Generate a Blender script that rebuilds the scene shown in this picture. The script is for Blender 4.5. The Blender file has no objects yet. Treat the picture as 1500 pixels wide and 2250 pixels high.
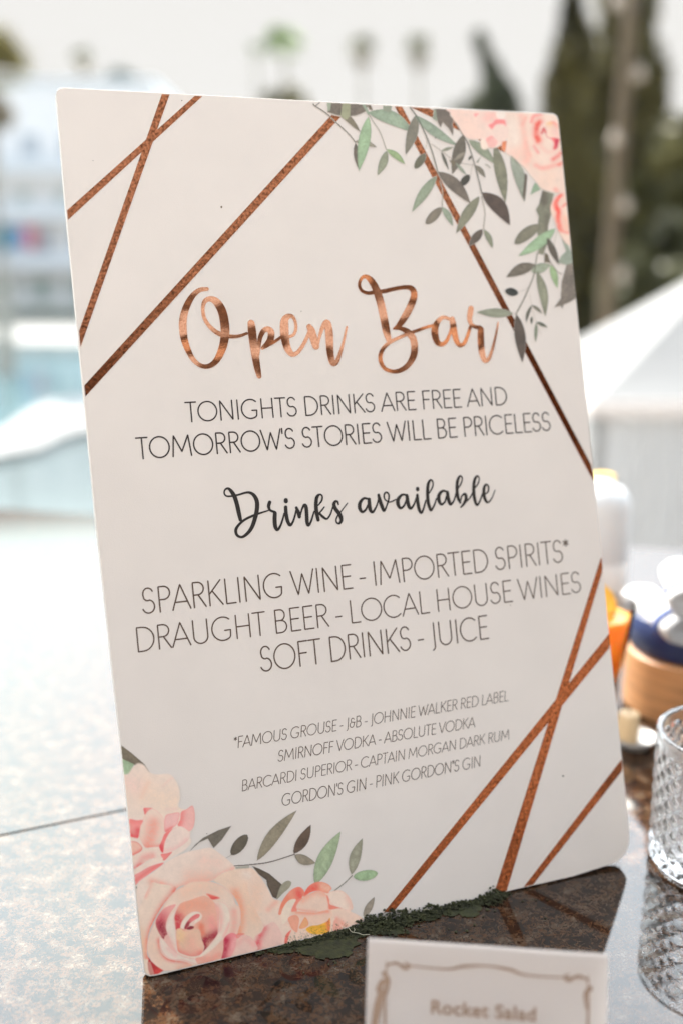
import bpy, bmesh, math, random
import numpy as np
from mathutils import Vector, Matrix

random.seed(7)
RNG = np.random.default_rng(11)
SC = bpy.context.scene
COL = SC.collection

# ------------------------------------------------------------------ camera, sky, sun, exposure
FPX = 2300.0                                   # focal length in pixels of the 1500 x 2250 photograph
PITCH = math.radians(13.944)
CAM_H = 0.36142                                # camera above the granite top (z = 0)
cam_d = bpy.data.cameras.new('camera')
cam = bpy.data.objects.new('camera', cam_d)
COL.objects.link(cam)
SC.camera = cam
cam.location = (0, 0, CAM_H)
cam.rotation_euler = (math.pi / 2 - PITCH, 0, 0)
cam_d.sensor_fit = 'VERTICAL'
cam_d.sensor_height = 36.0
cam_d.sensor_width = 24.0
cam_d.lens = 36.0 * FPX / 2250.0
cam_d.clip_start = 0.02
cam_d.clip_end = 3000
cam_d.dof.use_dof = True
cam_d.dof.focus_distance = 0.560
cam_d.dof.aperture_fstop = 2.8

SKY_BOOST = 20.0                                    # brightness added to the upper sky, in sky units
SUN_AZ, SUN_EL = math.radians(-34.5), math.radians(45.2)
world = bpy.data.worlds.new('World')
SC.world = world
world.use_nodes = True
wn = world.node_tree
for n_ in list(wn.nodes):
    wn.nodes.remove(n_)
wo = wn.nodes.new('ShaderNodeOutputWorld')
bg = wn.nodes.new('ShaderNodeBackground')
sky = wn.nodes.new('ShaderNodeTexSky')
sky.sky_type = 'NISHITA'
sky.sun_disc = False
sky.sun_elevation = SUN_EL
sky.sun_rotation = SUN_AZ
sky.dust_density = 1.0
sky.altitude = 20
# a pale, even haze bank low over the horizon, the boosted sky above it
tc = wn.nodes.new('ShaderNodeTexCoord')
sx = wn.nodes.new('ShaderNodeSeparateXYZ')
mr = wn.nodes.new('ShaderNodeMapRange')
mr.inputs['From Min'].default_value = 0.225
mr.inputs['From Max'].default_value = 0.26
mr.interpolation_type = 'SMOOTHSTEP'
mx = wn.nodes.new('ShaderNodeMix')
mx.data_type = 'RGBA'
low = wn.nodes.new('ShaderNodeMix')              # haze band, with unseen brightening added behind the camera to light the sign
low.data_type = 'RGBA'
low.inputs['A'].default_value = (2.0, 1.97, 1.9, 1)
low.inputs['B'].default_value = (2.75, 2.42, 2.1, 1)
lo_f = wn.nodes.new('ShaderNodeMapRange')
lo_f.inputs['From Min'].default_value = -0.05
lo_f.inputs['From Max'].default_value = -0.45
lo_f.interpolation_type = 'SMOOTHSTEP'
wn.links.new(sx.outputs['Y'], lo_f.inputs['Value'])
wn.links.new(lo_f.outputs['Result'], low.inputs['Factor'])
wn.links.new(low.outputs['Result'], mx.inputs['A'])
bg.inputs['Strength'].default_value = 0.1
wn.links.new(tc.outputs['Generated'], sx.inputs[0])
wn.links.new(sx.outputs['Z'], mr.inputs['Value'])
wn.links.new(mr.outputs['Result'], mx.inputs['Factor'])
wb = wn.nodes.new('ShaderNodeMix')
wb.data_type = 'RGBA'
wb.blend_type = 'MULTIPLY'
wb.inputs['Factor'].default_value = 1.0
wb.inputs['B'].default_value = (1.28, 1.01, 0.75, 1)
wn.links.new(sky.outputs[0], wb.inputs['A'])
# brightness added to unseen upper sky, mostly sunward, growing with height, for counter reflections
v1 = wn.nodes.new('ShaderNodeMapRange')
v1.inputs['From Min'].default_value = 0.20
v1.inputs['From Max'].default_value = 0.56
v2 = wn.nodes.new('ShaderNodeMapRange')
v2.inputs['From Min'].default_value = 0.05
v2.inputs['From Max'].default_value = 0.55
v2.inputs['To Min'].default_value = 0.085
v2.interpolation_type = 'SMOOTHSTEP'
vm = wn.nodes.new('ShaderNodeMath')
vm.operation = 'MULTIPLY'
sky_boost = wn.nodes.new('ShaderNodeMix')
sky_boost.data_type = 'RGBA'
sky_boost.blend_type = 'ADD'
sky_boost.inputs['B'].default_value = (SKY_BOOST * 0.90, SKY_BOOST * 0.97, SKY_BOOST * 1.02, 1)
wn.links.new(sx.outputs['Z'], v1.inputs['Value'])
wn.links.new(sx.outputs['Y'], v2.inputs['Value'])
wn.links.new(v1.outputs['Result'], vm.inputs[0])
wn.links.new(v2.outputs['Result'], vm.inputs[1])
wn.links.new(vm.outputs[0], sky_boost.inputs['Factor'])
soft = wn.nodes.new('ShaderNodeMix')             # caps the sky's glare round the sun
soft.data_type = 'RGBA'
soft.blend_type = 'DARKEN'
soft.inputs['Factor'].default_value = 1.0
soft.inputs['B'].default_value = (5.3, 6.9, 8.2, 1)
wn.links.new(wb.outputs['Result'], soft.inputs['A'])
wn.links.new(soft.outputs['Result'], sky_boost.inputs['A'])
wn.links.new(sky_boost.outputs['Result'], mx.inputs['B'])
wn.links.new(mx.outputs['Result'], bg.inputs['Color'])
wn.links.new(bg.outputs[0], wo.inputs['Surface'])

sun_d = bpy.data.lights.new('sun', 'SUN')
sun_d.energy = 2.9
sun_d.angle = math.radians(0.5)
sun_d.color = (1.0, 0.93, 0.82)
sun = bpy.data.objects.new('sun', sun_d)
COL.objects.link(sun)
_S = Vector((math.sin(SUN_AZ) * math.cos(SUN_EL), math.cos(SUN_AZ) * math.cos(SUN_EL), math.sin(SUN_EL)))
sun.rotation_euler = _S.to_track_quat('Z', 'Y').to_euler()
sun.location = (-4, 6, 8)

SC.view_settings.view_transform = 'Standard'
SC.view_settings.look = 'None'
SC.view_settings.gamma = 1.0
SC.view_settings.exposure = 2.14
SC.cycles.max_bounces = 10
SC.cycles.transmission_bounces = 10
SC.cycles.sample_clamp_indirect = 6.0
SC.cycles.use_denoising = True

# ------------------------------------------------------------------ helpers
cP, sP = math.cos(PITCH), math.sin(PITCH)


def ray(px, py):
    x, y = (px - 750) / FPX, (py - 1125) / FPX
    return np.array([x, -y * sP + cP, -y * cP - sP])


def onz(px, py, z=0.0):
    d = ray(px, py)
    k = (z - CAM_H) / d[2]
    return Vector((d[0] * k, d[1] * k, CAM_H + d[2] * k))


def at(px, py, Y):
    d = ray(px, py)
    k = Y / d[1]
    return Vector((d[0] * k, Y, CAM_H + d[2] * k))


def lin(c):
    c = np.asarray(c, float) / 255.0
    return np.where(c <= 0.04045, c / 12.92, ((c + 0.055) / 1.055) ** 2.4)


def mat(name, color=(0.5, 0.5, 0.5), rough=0.6, metal=0.0, ior=1.5, var=0.0, scale=20.0, bump=0.0, bscale=200.0,
        attr=None, trans=0.0, stretch=None, spec=None):
    m = bpy.data.materials.new(name)
    m.use_nodes = True
    nt = m.node_tree
    b = nt.nodes['Principled BSDF']
    b.inputs['Base Color'].default_value = (*color[:3], 1)
    b.inputs['Roughness'].default_value = rough
    b.inputs['Metallic'].default_value = metal
    b.inputs['IOR'].default_value = ior
    b.inputs['Transmission Weight'].default_value = trans
    if spec is not None:
        b.inputs['Specular IOR Level'].default_value = spec
    src = None
    if attr or var or bump:
        t = nt.nodes.new('ShaderNodeTexCoord')
        mp = nt.nodes.new('ShaderNodeMapping')
        if stretch:
            mp.inputs['Scale'].default_value = stretch
        nt.links.new(t.outputs['Object'], mp.inputs[0])
    if attr:
        a = nt.nodes.new('ShaderNodeAttribute')
        a.attribute_name = attr
        src = a.outputs['Color']
    if var:
        nz = nt.nodes.new('ShaderNodeTexNoise')
        nz.inputs['Scale'].default_value = scale
        nz.inputs['Detail'].default_value = 6
        nt.links.new(mp.outputs[0], nz.inputs['Vector'])
        r = nt.nodes.new('ShaderNodeMapRange')
        r.inputs['From Min'].default_value = 0.3
        r.inputs['From Max'].default_value = 0.7
        r.inputs['To Min'].default_value = 1 - var
        r.inputs['To Max'].default_value = 1 + var
        nt.links.new(nz.outputs['Fac'], r.inputs['Value'])
        v = nt.nodes.new('ShaderNodeVectorMath')
        v.operation = 'SCALE'
        if src:
            nt.links.new(src, v.inputs[0])
        else:
            v.inputs[0].default_value = color[:3]
        nt.links.new(r.outputs[0], v.inputs['Scale'])
        src = v.outputs[0]
    if src:
        nt.links.new(src, b.inputs['Base Color'])
    if bump:
        nb = nt.nodes.new('ShaderNodeTexNoise')
        nb.inputs['Scale'].default_value = bscale
        nb.inputs['Detail'].default_value = 4
        nt.links.new(mp.outputs[0], nb.inputs['Vector'])
        bm_ = nt.nodes.new('ShaderNodeBump')
        bm_.inputs['Strength'].default_value = bump
        bm_.inputs['Distance'].default_value = 0.001
        nt.links.new(nb.outputs['Fac'], bm_.inputs['Height'])
        nt.links.new(bm_.outputs[0], b.inputs['Normal'])
    return m


def mesh_obj(name, verts, faces, material, parent=None, smooth=False, loc=None, colors=None):
    me = bpy.data.meshes.new(name)
    me.from_pydata([tuple(v) for v in verts], [], [tuple(f) for f in faces])
    me.materials.append(material)
    if smooth:
        me.polygons.foreach_set('use_smooth', [True] * len(me.polygons))
    if colors is not None:
        ca = me.color_attributes.new('Col', 'FLOAT_COLOR', 'POINT')
        c4 = np.ones((len(verts), 4), np.float32)
        c4[:, :3] = colors
        ca.data.foreach_set('color', c4.ravel())
    me.update()
    o = bpy.data.objects.new(name, me)
    COL.objects.link(o)
    if parent is not None:
        o.parent = parent
    if loc is not None:
        o.location = loc
    return o


def bm_obj(name, bm, material, parent=None, smooth=False, loc=None):
    bmesh.ops.recalc_face_normals(bm, faces=bm.faces)
    me = bpy.data.meshes.new(name)
    bm.to_mesh(me)
    bm.free()
    me.materials.append(material)
    if smooth:
        me.polygons.foreach_set('use_smooth', [True] * len(me.polygons))
    o = bpy.data.objects.new(name, me)
    COL.objects.link(o)
    if parent is not None:
        o.parent = parent
    if loc is not None:
        o.location = loc
    return o


def thing(name, label, cat, loc=(0, 0, 0), rotz=0.0, group=None):
    o = bpy.data.objects.new(name, None)
    COL.objects.link(o)
    o.location = loc
    o.rotation_euler = (0, 0, rotz)
    o['label'] = label
    o['category'] = cat
    if group:
        o['group'] = group
    return o


def tag(o, label=None, cat=None, group=None, kind=None):
    if label:
        o['label'] = label
    if cat:
        o['category'] = cat
    if group:
        o['group'] = group
    if kind:
        o['kind'] = kind
    return o


def box(bm, x0, x1, y0, y1, z0, z1, bevel=0.0):
    r = bmesh.ops.create_cube(bm, size=1.0)
    vs = r['verts']
    for v in vs:
        v.co = Vector(((x0 + x1) / 2 + v.co.x * (x1 - x0), (y0 + y1) / 2 + v.co.y * (y1 - y0), (z0 + z1) / 2 + v.co.z * (z1 - z0)))
    if bevel:
        es = list({e for v in vs for e in v.link_edges})
        bmesh.ops.bevel(bm, geom=es, offset=bevel, segments=2, affect='EDGES', profile=0.5)


def lathe(bm, prof, seg=48, cx=0.0, cy=0.0, mod=None):
    rings = []
    for (r, z) in prof:
        ring = []
        for k in range(seg):
            a = 2 * math.pi * k / seg
            rr = r if mod is None else mod(r, z, a)
            ring.append(bm.verts.new((cx + rr * math.cos(a), cy + rr * math.sin(a), z)))
        rings.append(ring)
    for i in range(len(rings) - 1):
        for k in range(seg):
            bm.faces.new((rings[i][k], rings[i][(k + 1) % seg], rings[i + 1][(k + 1) % seg], rings[i + 1][k]))
    return rings


def cap(bm, ring):
    bm.faces.new(ring)


def tube(bm, pts, radii, seg=10):
    pts = [Vector(p) for p in pts]
    rings = []
    for i, p in enumerate(pts):
        d = (pts[min(i + 1, len(pts) - 1)] - pts[max(i - 1, 0)]).normalized()
        s = d.cross(Vector((0, 0, 1)))
        if s.length < 1e-3:
            s = d.cross(Vector((1, 0, 0)))
        s.normalize()
        u = s.cross(d).normalized()
        r = radii[i] if hasattr(radii, '__len__') else radii
        rings.append([bm.verts.new(p + (s * math.cos(2 * math.pi * k / seg) + u * math.sin(2 * math.pi * k / seg)) * r) for k in range(seg)])
    for i in range(len(rings) - 1):
        for k in range(seg):
            bm.faces.new((rings[i][k], rings[i][(k + 1) % seg], rings[i + 1][(k + 1) % seg], rings[i + 1][k]))
    bm.faces.new(rings[0][::-1])
    bm.faces.new(rings[-1])


def catmull(P, n=6, closed=False):
    P = np.asarray(P, float)
    out = []
    N = len(P)
    rng = range(N) if closed else range(N - 1)
    for i in rng:
        if closed:
            p0, p1, p2, p3 = P[(i - 1) % N], P[i], P[(i + 1) % N], P[(i + 2) % N]
        else:
            p1, p2 = P[i], P[i + 1]
            p0 = P[i - 1] if i > 0 else 2 * p1 - p2
            p3 = P[i + 2] if i + 2 < N else 2 * p2 - p1
        for t in np.arange(n) / n:
            out.append(0.5 * (2 * p1 + (p2 - p0) * t + (2 * p0 - 5 * p1 + 4 * p2 - p3) * t * t + (3 * p1 - p0 - 3 * p2 + p3) * t ** 3))
    if not closed:
        out.append(P[-1])
    return np.array(out)


# ------------------------------------------------------------------ setting: ground, terraces, pool
GZ = -3.04
M_pave = mat('pale_paving', (0.17, 0.167, 0.16), 0.7, var=0.12, scale=0.8)
M_coping = mat('white_coping', (0.12, 0.12, 0.12), 0.6, var=0.1, scale=2)
M_shallow = mat('shallow_pool_water', (0.085, 0.105, 0.106), 0.12, ior=1.33, var=0.06, scale=0.7, bump=0.0)
M_deep = mat('deep_pool_water', (0.07, 0.125, 0.138), 0.10, ior=1.33, var=0.18, scale=0.5)
M_upper = mat('terrace_tile', (0.36, 0.30, 0.24), 0.6, var=0.1, scale=3)
M_grass = mat('dry_ground', (0.16, 0.15, 0.08), 0.9, var=0.3, scale=0.3)


def sheet(name, pix, z, m, kind='structure', thick=0.0):
    pts = [onz(x, y, z) for x, y in pix]
    bm = bmesh.new()
    vs = [bm.verts.new(p) for p in pts]
    f = bm.faces.new(vs)
    if thick:
        r = bmesh.ops.extrude_face_region(bm, geom=[f])
        for v in [g for g in r['geom'] if isinstance(g, bmesh.types.BMVert)]:
            v.co.z -= thick
    o = bm_obj(name, bm, m)
    o['kind'] = kind
    return o


bm = bmesh.new()
vs = [bm.verts.new((math.cos(2 * math.pi * k / 64) * 900, 300 + math.sin(2 * math.pi * k / 64) * 900, GZ)) for k in range(64)]
bm.faces.new(vs)
g = bm_obj('ground', bm, M_pave)
g['kind'] = 'structure'

bm = bmesh.new()
box(bm, -8, 8, -9, 2.2, GZ + 0.002, -0.95)
g = bm_obj('terrace', bm, M_upper)
g['kind'] = 'structure'

# far basin, its white coping, and the near shallow basin
sheet('pool_far_water', [(-420, 900), (-420, 752), (-150, 748), (330, 757), (520, 800), (420, 862), (185, 872), (115, 880), (60, 905), (20, 935), (0, 948), (-120, 1010), (-300, 1010)], GZ + 0.02, M_deep)
cop = []
top = [(-420, 1050), (-120, 1012), (0, 948), (20, 935), (60, 905), (115, 880), (185, 872), (420, 862)]
bot = [(520, 905), (300, 930), (180, 942), (140, 952), (86, 980), (0, 996), (-120, 1040), (-420, 1100)]
sheet('pool_coping', top + bot, GZ + 0.14, M_coping, thick=0.13)
sheet('pool_near_water', [(-420, 1104), (-120, 1044), (0, 1000), (86, 984), (140, 956), (180, 946), (300, 934), (520, 910), (700, 1090), (500, 1200), (-420, 1200)], GZ + 0.02, M_shallow)
sheet('pool_steps', [(-420, 752), (-150, 748), (330, 757), (330, 768), (-150, 782), (-420, 786)], GZ + 0.03, M_shallow)

# ------------------------------------------------------------------ the granite counter
M_granite = bpy.data.materials.new('brown_granite')
M_granite.use_nodes = True
nt = M_granite.node_tree
b = nt.nodes['Principled BSDF']
t = nt.nodes.new('ShaderNodeTexCoord')
vo = nt.nodes.new('ShaderNodeTexVoronoi')
vo.inputs['Scale'].default_value = 620
vo.inputs['Randomness'].default_value = 1.0
wv = nt.nodes.new('ShaderNodeTexNoise')
wv.inputs['Scale'].default_value = 260
wv.inputs['Detail'].default_value = 3
add = nt.nodes.new('ShaderNodeMix')
add.data_type = 'VECTOR'
add.inputs['Factor'].default_value = 0.012
nt.links.new(t.outputs['Object'], add.inputs['A'])
nt.links.new(t.outputs['Object'], wv.inputs['Vector'])
nt.links.new(wv.outputs['Color'], add.inputs['B'])
nt.links.new(add.outputs['Result'], vo.inputs['Vector'])
hs = nt.nodes.new('ShaderNodeSeparateColor')
nt.links.new(vo.outputs['Color'], hs.inputs[0])
n2 = nt.nodes.new('ShaderNodeTexNoise')
n2.inputs['Scale'].default_value = 90
n2.inputs['Detail'].default_value = 5
nt.links.new(t.outputs['Object'], n2.inputs['Vector'])
mix = nt.nodes.new('ShaderNodeMix')
mix.data_type = 'FLOAT'
mix.inputs['Factor'].default_value = 0.74
nt.links.new(hs.outputs[0], mix.inputs['A'])
nt.links.new(n2.outputs['Fac'], mix.inputs['B'])
cr = nt.nodes.new('ShaderNodeValToRGB')
e = cr.color_ramp.elements
e[0].position, e[0].color = 0.36, (0.005, 0.0036, 0.003, 1)
e[1].position, e[1].color = 0.72, (0.098, 0.070, 0.046, 1)
for p_, c_ in ((0.44, (0.012, 0.0075, 0.005, 1)), (0.50, (0.028, 0.013, 0.006, 1)), (0.57, (0.058, 0.025, 0.010, 1)), (0.64, (0.045, 0.029, 0.018, 1))):
    k_ = e.new(p_)
    k_.color = c_
nt.links.new(mix.outputs[0], cr.inputs[0])
nt.links.new(cr.outputs[0], b.inputs['Base Color'])
b.inputs['IOR'].default_value = 1.42
n3 = nt.nodes.new('ShaderNodeTexNoise')
n3.inputs['Scale'].default_value = 35
n3.inputs['Detail'].default_value = 8
n3.inputs['Roughness'].default_value = 0.7
nt.links.new(t.outputs['Object'], n3.inputs['Vector'])
rr = nt.nodes.new('ShaderNodeMapRange')
rr.inputs['From Min'].default_value = 0.35
rr.inputs['From Max'].default_value = 0.75
rr.inputs['To Min'].default_value = 0.015
rr.inputs['To Max'].default_value = 0.06
nt.links.new(n3.outputs['Fac'], rr.inputs['Value'])
nt.links.new(rr.outputs[0], b.inputs['Roughness'])

FE0, FE1 = onz(0, 1118), onz(1450, 1205)
fd = (FE1 - FE0).normalized()
fn = Vector((fd.y, -fd.x, 0))                 # toward the camera
ctr = FE0 + fd * 0.45
tb = thing('granite_counter', 'polished brown granite counter top mirroring the bright sky', 'counter')
# two slabs butted along a joint (the joint runs under the left edge of the sign)
J0, J1 = onz(0, 1836), onz(272, 1780)
jd = (J1 - J0).normalized()


def line_x(p, d, q, e_):
    den = d.x * e_.y - d.y * e_.x
    k = ((q.x - p.x) * e_.y - (q.y - p.y) * e_.x) / den
    return p + d * k


XL, XR = FE0 - fd * 1.6, FE0 + fd * 2.2
NL, NR = XL + fn * 1.46, XR + fn * 1.46
JL = line_x(J0, jd, NL, fd)
JX = line_x(J0, jd, FE0, fd)                  # the mitre joint meets the far edge there
jn = Vector((jd.y, -jd.x, 0)) * 0.0006
for nm, poly in (('slab', [XL, JX - jn, JL - jn, NL]), ('slab', [JL + jn, JX + jn, XR, NR])):
    bm = bmesh.new()
    vv = [bm.verts.new((p.x, p.y, 0.0)) for p in poly]
    f = bm.faces.new(vv)
    r = bmesh.ops.extrude_face_region(bm, geom=[f])
    for v in [q for q in r['geom'] if isinstance(q, bmesh.types.BMVert)]:
        v.co.z = -0.03
    bmesh.ops.recalc_face_normals(bm, faces=bm.faces)
    bmesh.ops.bevel(bm, geom=[e_ for e_ in bm.edges if abs(e_.verts[0].co.z) < 1e-6 and abs(e_.verts[1].co.z) < 1e-6], offset=0.0006, segments=2, affect='EDGES')
    bm_obj(nm, bm, M_granite, tb)
bm = bmesh.new()
vv = [bm.verts.new((p.x, p.y, -0.031)) for p in (XL + fn * .06 + fd * .06, XR + fn * .06 - fd * .06, NR - fn * .1 - fd * .06, NL - fn * .1 + fd * .06)]
f = bm.faces.new(vv)
r = bmesh.ops.extrude_face_region(bm, geom=[f])
for v in [q for q in r['geom'] if isinstance(q, bmesh.types.BMVert)]:
    v.co.z = -0.95
bm_obj('base', bm, mat('whitewashed_plinth', (0.75, 0.73, 0.70), 0.8, var=0.05, scale=6), tb)

# ------------------------------------------------------------------ the sign: its plane
C4 = [(123.5, 191.6), (1223.8, 249.5), (1390.3, 1894.0), (319.0, 2149.5)]
SA = Vector((0.277757759, 0.105164762, 0.0))
SB = Vector((-0.04586617, 0.11123759, 0.44247411))
SO = Vector((-0.10031463, 0.46208679, 0.001))
SW, SH = 0.297, 0.458542
ex = SA.normalized()
ey = (SB - ex * SB.dot(ex)).normalized()
ez = ex.cross(ey).normalized()                # towards the viewer
SM = Matrix((ex, ey, ez)).transposed().to_4x4()
SM.translation = SO
_o = np.array(SO) - np.array([0, 0, CAM_H])
_ez, _ex, _ey = np.array(ez), np.array(ex), np.array(ey)


def S(px, py):
    """point of the sign's face (metres across, metres up) that the photograph shows there"""
    d = ray(px, py)
    k = (_o @ _ez) / (d @ _ez)
    q = d * k - _o
    return np.array([q @ _ex, q @ _ey])


def Sv(P):
    """the same for an (n, 2) array"""
    P = np.asarray(P, float)
    x, y = (P[:, 0] - 750) / FPX, (P[:, 1] - 1125) / FPX
    d = np.stack([x, -y * sP + cP, -y * cP - sP], 1)
    k = (_o @ _ez) / (d @ _ez)
    q = d * k[:, None] - _o
    return np.stack([q @ _ex, q @ _ey], 1)


sign = thing('bar_sign', 'large pale blush menu board with copper lettering and printed roses, standing on the counter', 'sign')
sign.matrix_world = SM

BOARD = np.array((0.80, 0.70, 0.61))
M_board = mat('blush_card', tuple(BOARD), 0.42, var=0.022, scale=22, bump=0.10, bscale=1500)
M_edge = mat('foam_core_edge', (0.40, 0.385, 0.365), 0.7)

# outline as photographed: slightly bowed left edge, rounded corners
OUT = [(124, 206), (126, 198), (131, 194), (139, 192.4), (160, 193.4), (680, 221.2), (1110, 243.7), (1205, 248.6), (1216, 249.8), (1222.5, 254.5), (1225.5, 262),
       (1240, 402), (1257.5, 586), (1284, 850), (1310, 1110), (1337, 1392), (1378, 1790), (1382, 1838), (1381, 1856), (1374, 1874), (1362, 1888), (1346, 1897.5),
       (1260, 1925), (1111, 1959), (777, 2039), (624, 2076), (447, 2119), (345, 2143.5), (330, 2145.5), (321, 2142), (317, 2134),
       (300, 1985), (287, 1835), (265, 1624), (250.5, 1500), (231, 1320), (211, 1140), (183, 849), (145, 455)]
out_s = Sv(OUT)
TH = 0.005


def board_mesh():
    n = len(out_s)
    c = out_s.mean(0)
    ins = out_s + (c - out_s) / np.linalg.norm(c - out_s, axis=1)[:, None] * 0.00012
    V = [(x, y, 0.0) for x, y in ins] + [(x, y, -0.00012) for x, y in out_s] + [(x, y, -TH) for x, y in out_s]
    F = [tuple(range(n))[::-1], tuple(range(2 * n, 3 * n))]
    for i in range(n):
        j = (i + 1) % n
        F += [(i, j, n + j, n + i), (n + i, n + j, 2 * n + j, 2 * n + i)]
    return V, F


V, F = board_mesh()
bm = bmesh.new()
bv = [bm.verts.new(v) for v in V]
for f in F:
    bm.faces.new([bv[i] for i in f])
panel = bm_obj('panel', bm, M_board, sign)
panel.data.materials.append(M_edge)
for p in panel.data.polygons:
    if abs(p.normal.z) < 0.5:
        p.material_index = 1


def clip_poly(poly, clip):
    """Sutherland-Hodgman against the (convex) board outline"""
    area = sum(clip[i][0] * clip[(i + 1) % len(clip)][1] - clip[(i + 1) % len(clip)][0] * clip[i][1] for i in range(len(clip)))
    s = 1 if area > 0 else -1
    for i in range(len(clip)):
        a, b_ = clip[i], clip[(i + 1) % len(clip)]
        ed = (b_[0] - a[0], b_[1] - a[1])
        ins = lambda p: s * (ed[0] * (p[1] - a[1]) - ed[1] * (p[0] - a[0])) >= 0
        new = []
        for k in range(len(poly)):
            p, q = poly[k], poly[(k + 1) % len(poly)]
            ip, iq = ins(p), ins(q)
            if ip:
                new.append(p)
            if ip != iq:
                den = ed[0] * (q[1] - p[1]) - ed[1] * (q[0] - p[0])
                t_ = (ed[0] * (a[1] - p[1]) - ed[1] * (a[0] - p[0])) / den
                new.append((p[0] + (q[0] - p[0]) * t_, p[1] + (q[1] - p[1]) * t_))
        poly = new
        if len(poly) < 3:
            return []
    return poly


_c = out_s.mean(0)
CLIP = out_s + (_c - out_s) / np.linalg.norm(_c - out_s, axis=1)[:, None] * 0.0009
# convex hull of the clip outline
def hull(P):
    P = sorted(map(tuple, P))
    def half(Q):
        h = []
        for p in Q:
            while len(h) > 1 and (h[-1][0] - h[-2][0]) * (p[1] - h[-2][1]) - (h[-1][1] - h[-2][1]) * (p[0] - h[-2][0]) <= 0:
                h.pop()
            h.append(p)
        return h[:-1]
    return half(P) + half(P[::-1])


CLIP = hull(CLIP)


def copper(name, rough, grain, gscale, wave, wscale):
    m = bpy.data.materials.new(name)
    m.use_nodes = True
    nt = m.node_tree
    b = nt.nodes['Principled BSDF']
    b.inputs['Metallic'].default_value = 1.0
    t = nt.nodes.new('ShaderNodeTexCoord')
    nz = nt.nodes.new('ShaderNodeTexNoise')
    nz.inputs['Scale'].default_value = gscale
    nz.inputs['Detail'].default_value = 5
    nz.inputs['Roughness'].default_value = 0.65
    nt.links.new(t.outputs['Object'], nz.inputs['Vector'])
    cr = nt.nodes.new('ShaderNodeValToRGB')
    e = cr.color_ramp.elements
    e[0].position, e[0].color = 0.36, ((0.10, 0.030, 0.011, 1) if grain > .5 else (0.52, 0.20, 0.095, 1))
    e[1].position, e[1].color = 0.64, ((0.54, 0.180, 0.078, 1) if grain > .5 else (0.80, 0.37, 0.205, 1))
    nt.links.new(nz.outputs['Fac'], cr.inputs[0])
    nt.links.new(cr.outputs[0], b.inputs['Base Color'])
    b.inputs['Roughness'].default_value = rough
    n2 = nt.nodes.new('ShaderNodeTexNoise')
    n2.inputs['Scale'].default_value = wscale
    n2.inputs['Detail'].default_value = 1
    nt.links.new(t.outputs['Object'], n2.inputs['Vector'])
    b1 = nt.nodes.new('ShaderNodeBump')
    b1.inputs['Strength'].default_value = wave
    b1.inputs['Distance'].default_value = 0.01
    nt.links.new(n2.outputs['Fac'], b1.inputs['Height'])
    b2 = nt.nodes.new('ShaderNodeBump')
    b2.inputs['Strength'].default_value = 0.10 + grain * 0.14
    b2.inputs['Distance'].default_value = 0.0004
    nt.links.new(nz.outputs['Fac'], b2.inputs['Height'])
    nt.links.new(b1.outputs[0], b2.inputs['Normal'])
    nt.links.new(b2.outputs[0], b.inputs['Normal'])
    return m


M_foil = copper('crackled_copper_foil', 0.16, 0.8, 650, 0.12, 20)
M_foil_smooth = copper('smooth_copper_foil', 0.17, 0.15, 1100, 0.8, 34)

STRIPES = [
    [(140, 469.5), (146.6, 463.6), (431, 208.5), (452, 205), (148, 485), (140, 492)],
    [(357.6, 203), (374.6, 203), (175.6, 768), (170, 740)],
    [(176, 858), (184.3, 848.7), (728, 253), (748, 257), (186, 873.6), (178, 882)],
    [(866, 233), (882, 234), (1297, 1021), (1306, 1064)],
    [(903, 236), (941, 238), (1112, 312), (1107, 335)],
    [(1318, 1228), (1326, 1214), (1321, 1258), (1111, 1960), (1085, 1960)],
    [(1334, 1396), (1345, 1380), (1337, 1424), (863, 2004), (843, 2004)],
    [(1361, 1672), (1372, 1658), (1364, 1695), (1164, 1951), (1146, 1953)],
]


def prism(name, poly2, z0, z1, m, parent):
    bm = bmesh.new()
    a = [bm.verts.new((x, y, z1)) for x, y in poly2]
    c = [bm.verts.new((x, y, z0)) for x, y in poly2]
    bm.faces.new(a)
    n = len(a)
    for i in range(n):
        bm.faces.new((a[i], c[i], c[(i + 1) % n], a[(i + 1) % n]))
    return bm_obj(name, bm, m, parent)


for i, st in enumerate(STRIPES):
    p2 = clip_poly([tuple(q) for q in Sv(st)], CLIP)
    if len(p2) >= 3:
        prism('foil_stripe', hull(p2), -0.0001, 0.00012 + 0.00003 * (i % 3), M_foil, sign)


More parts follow.
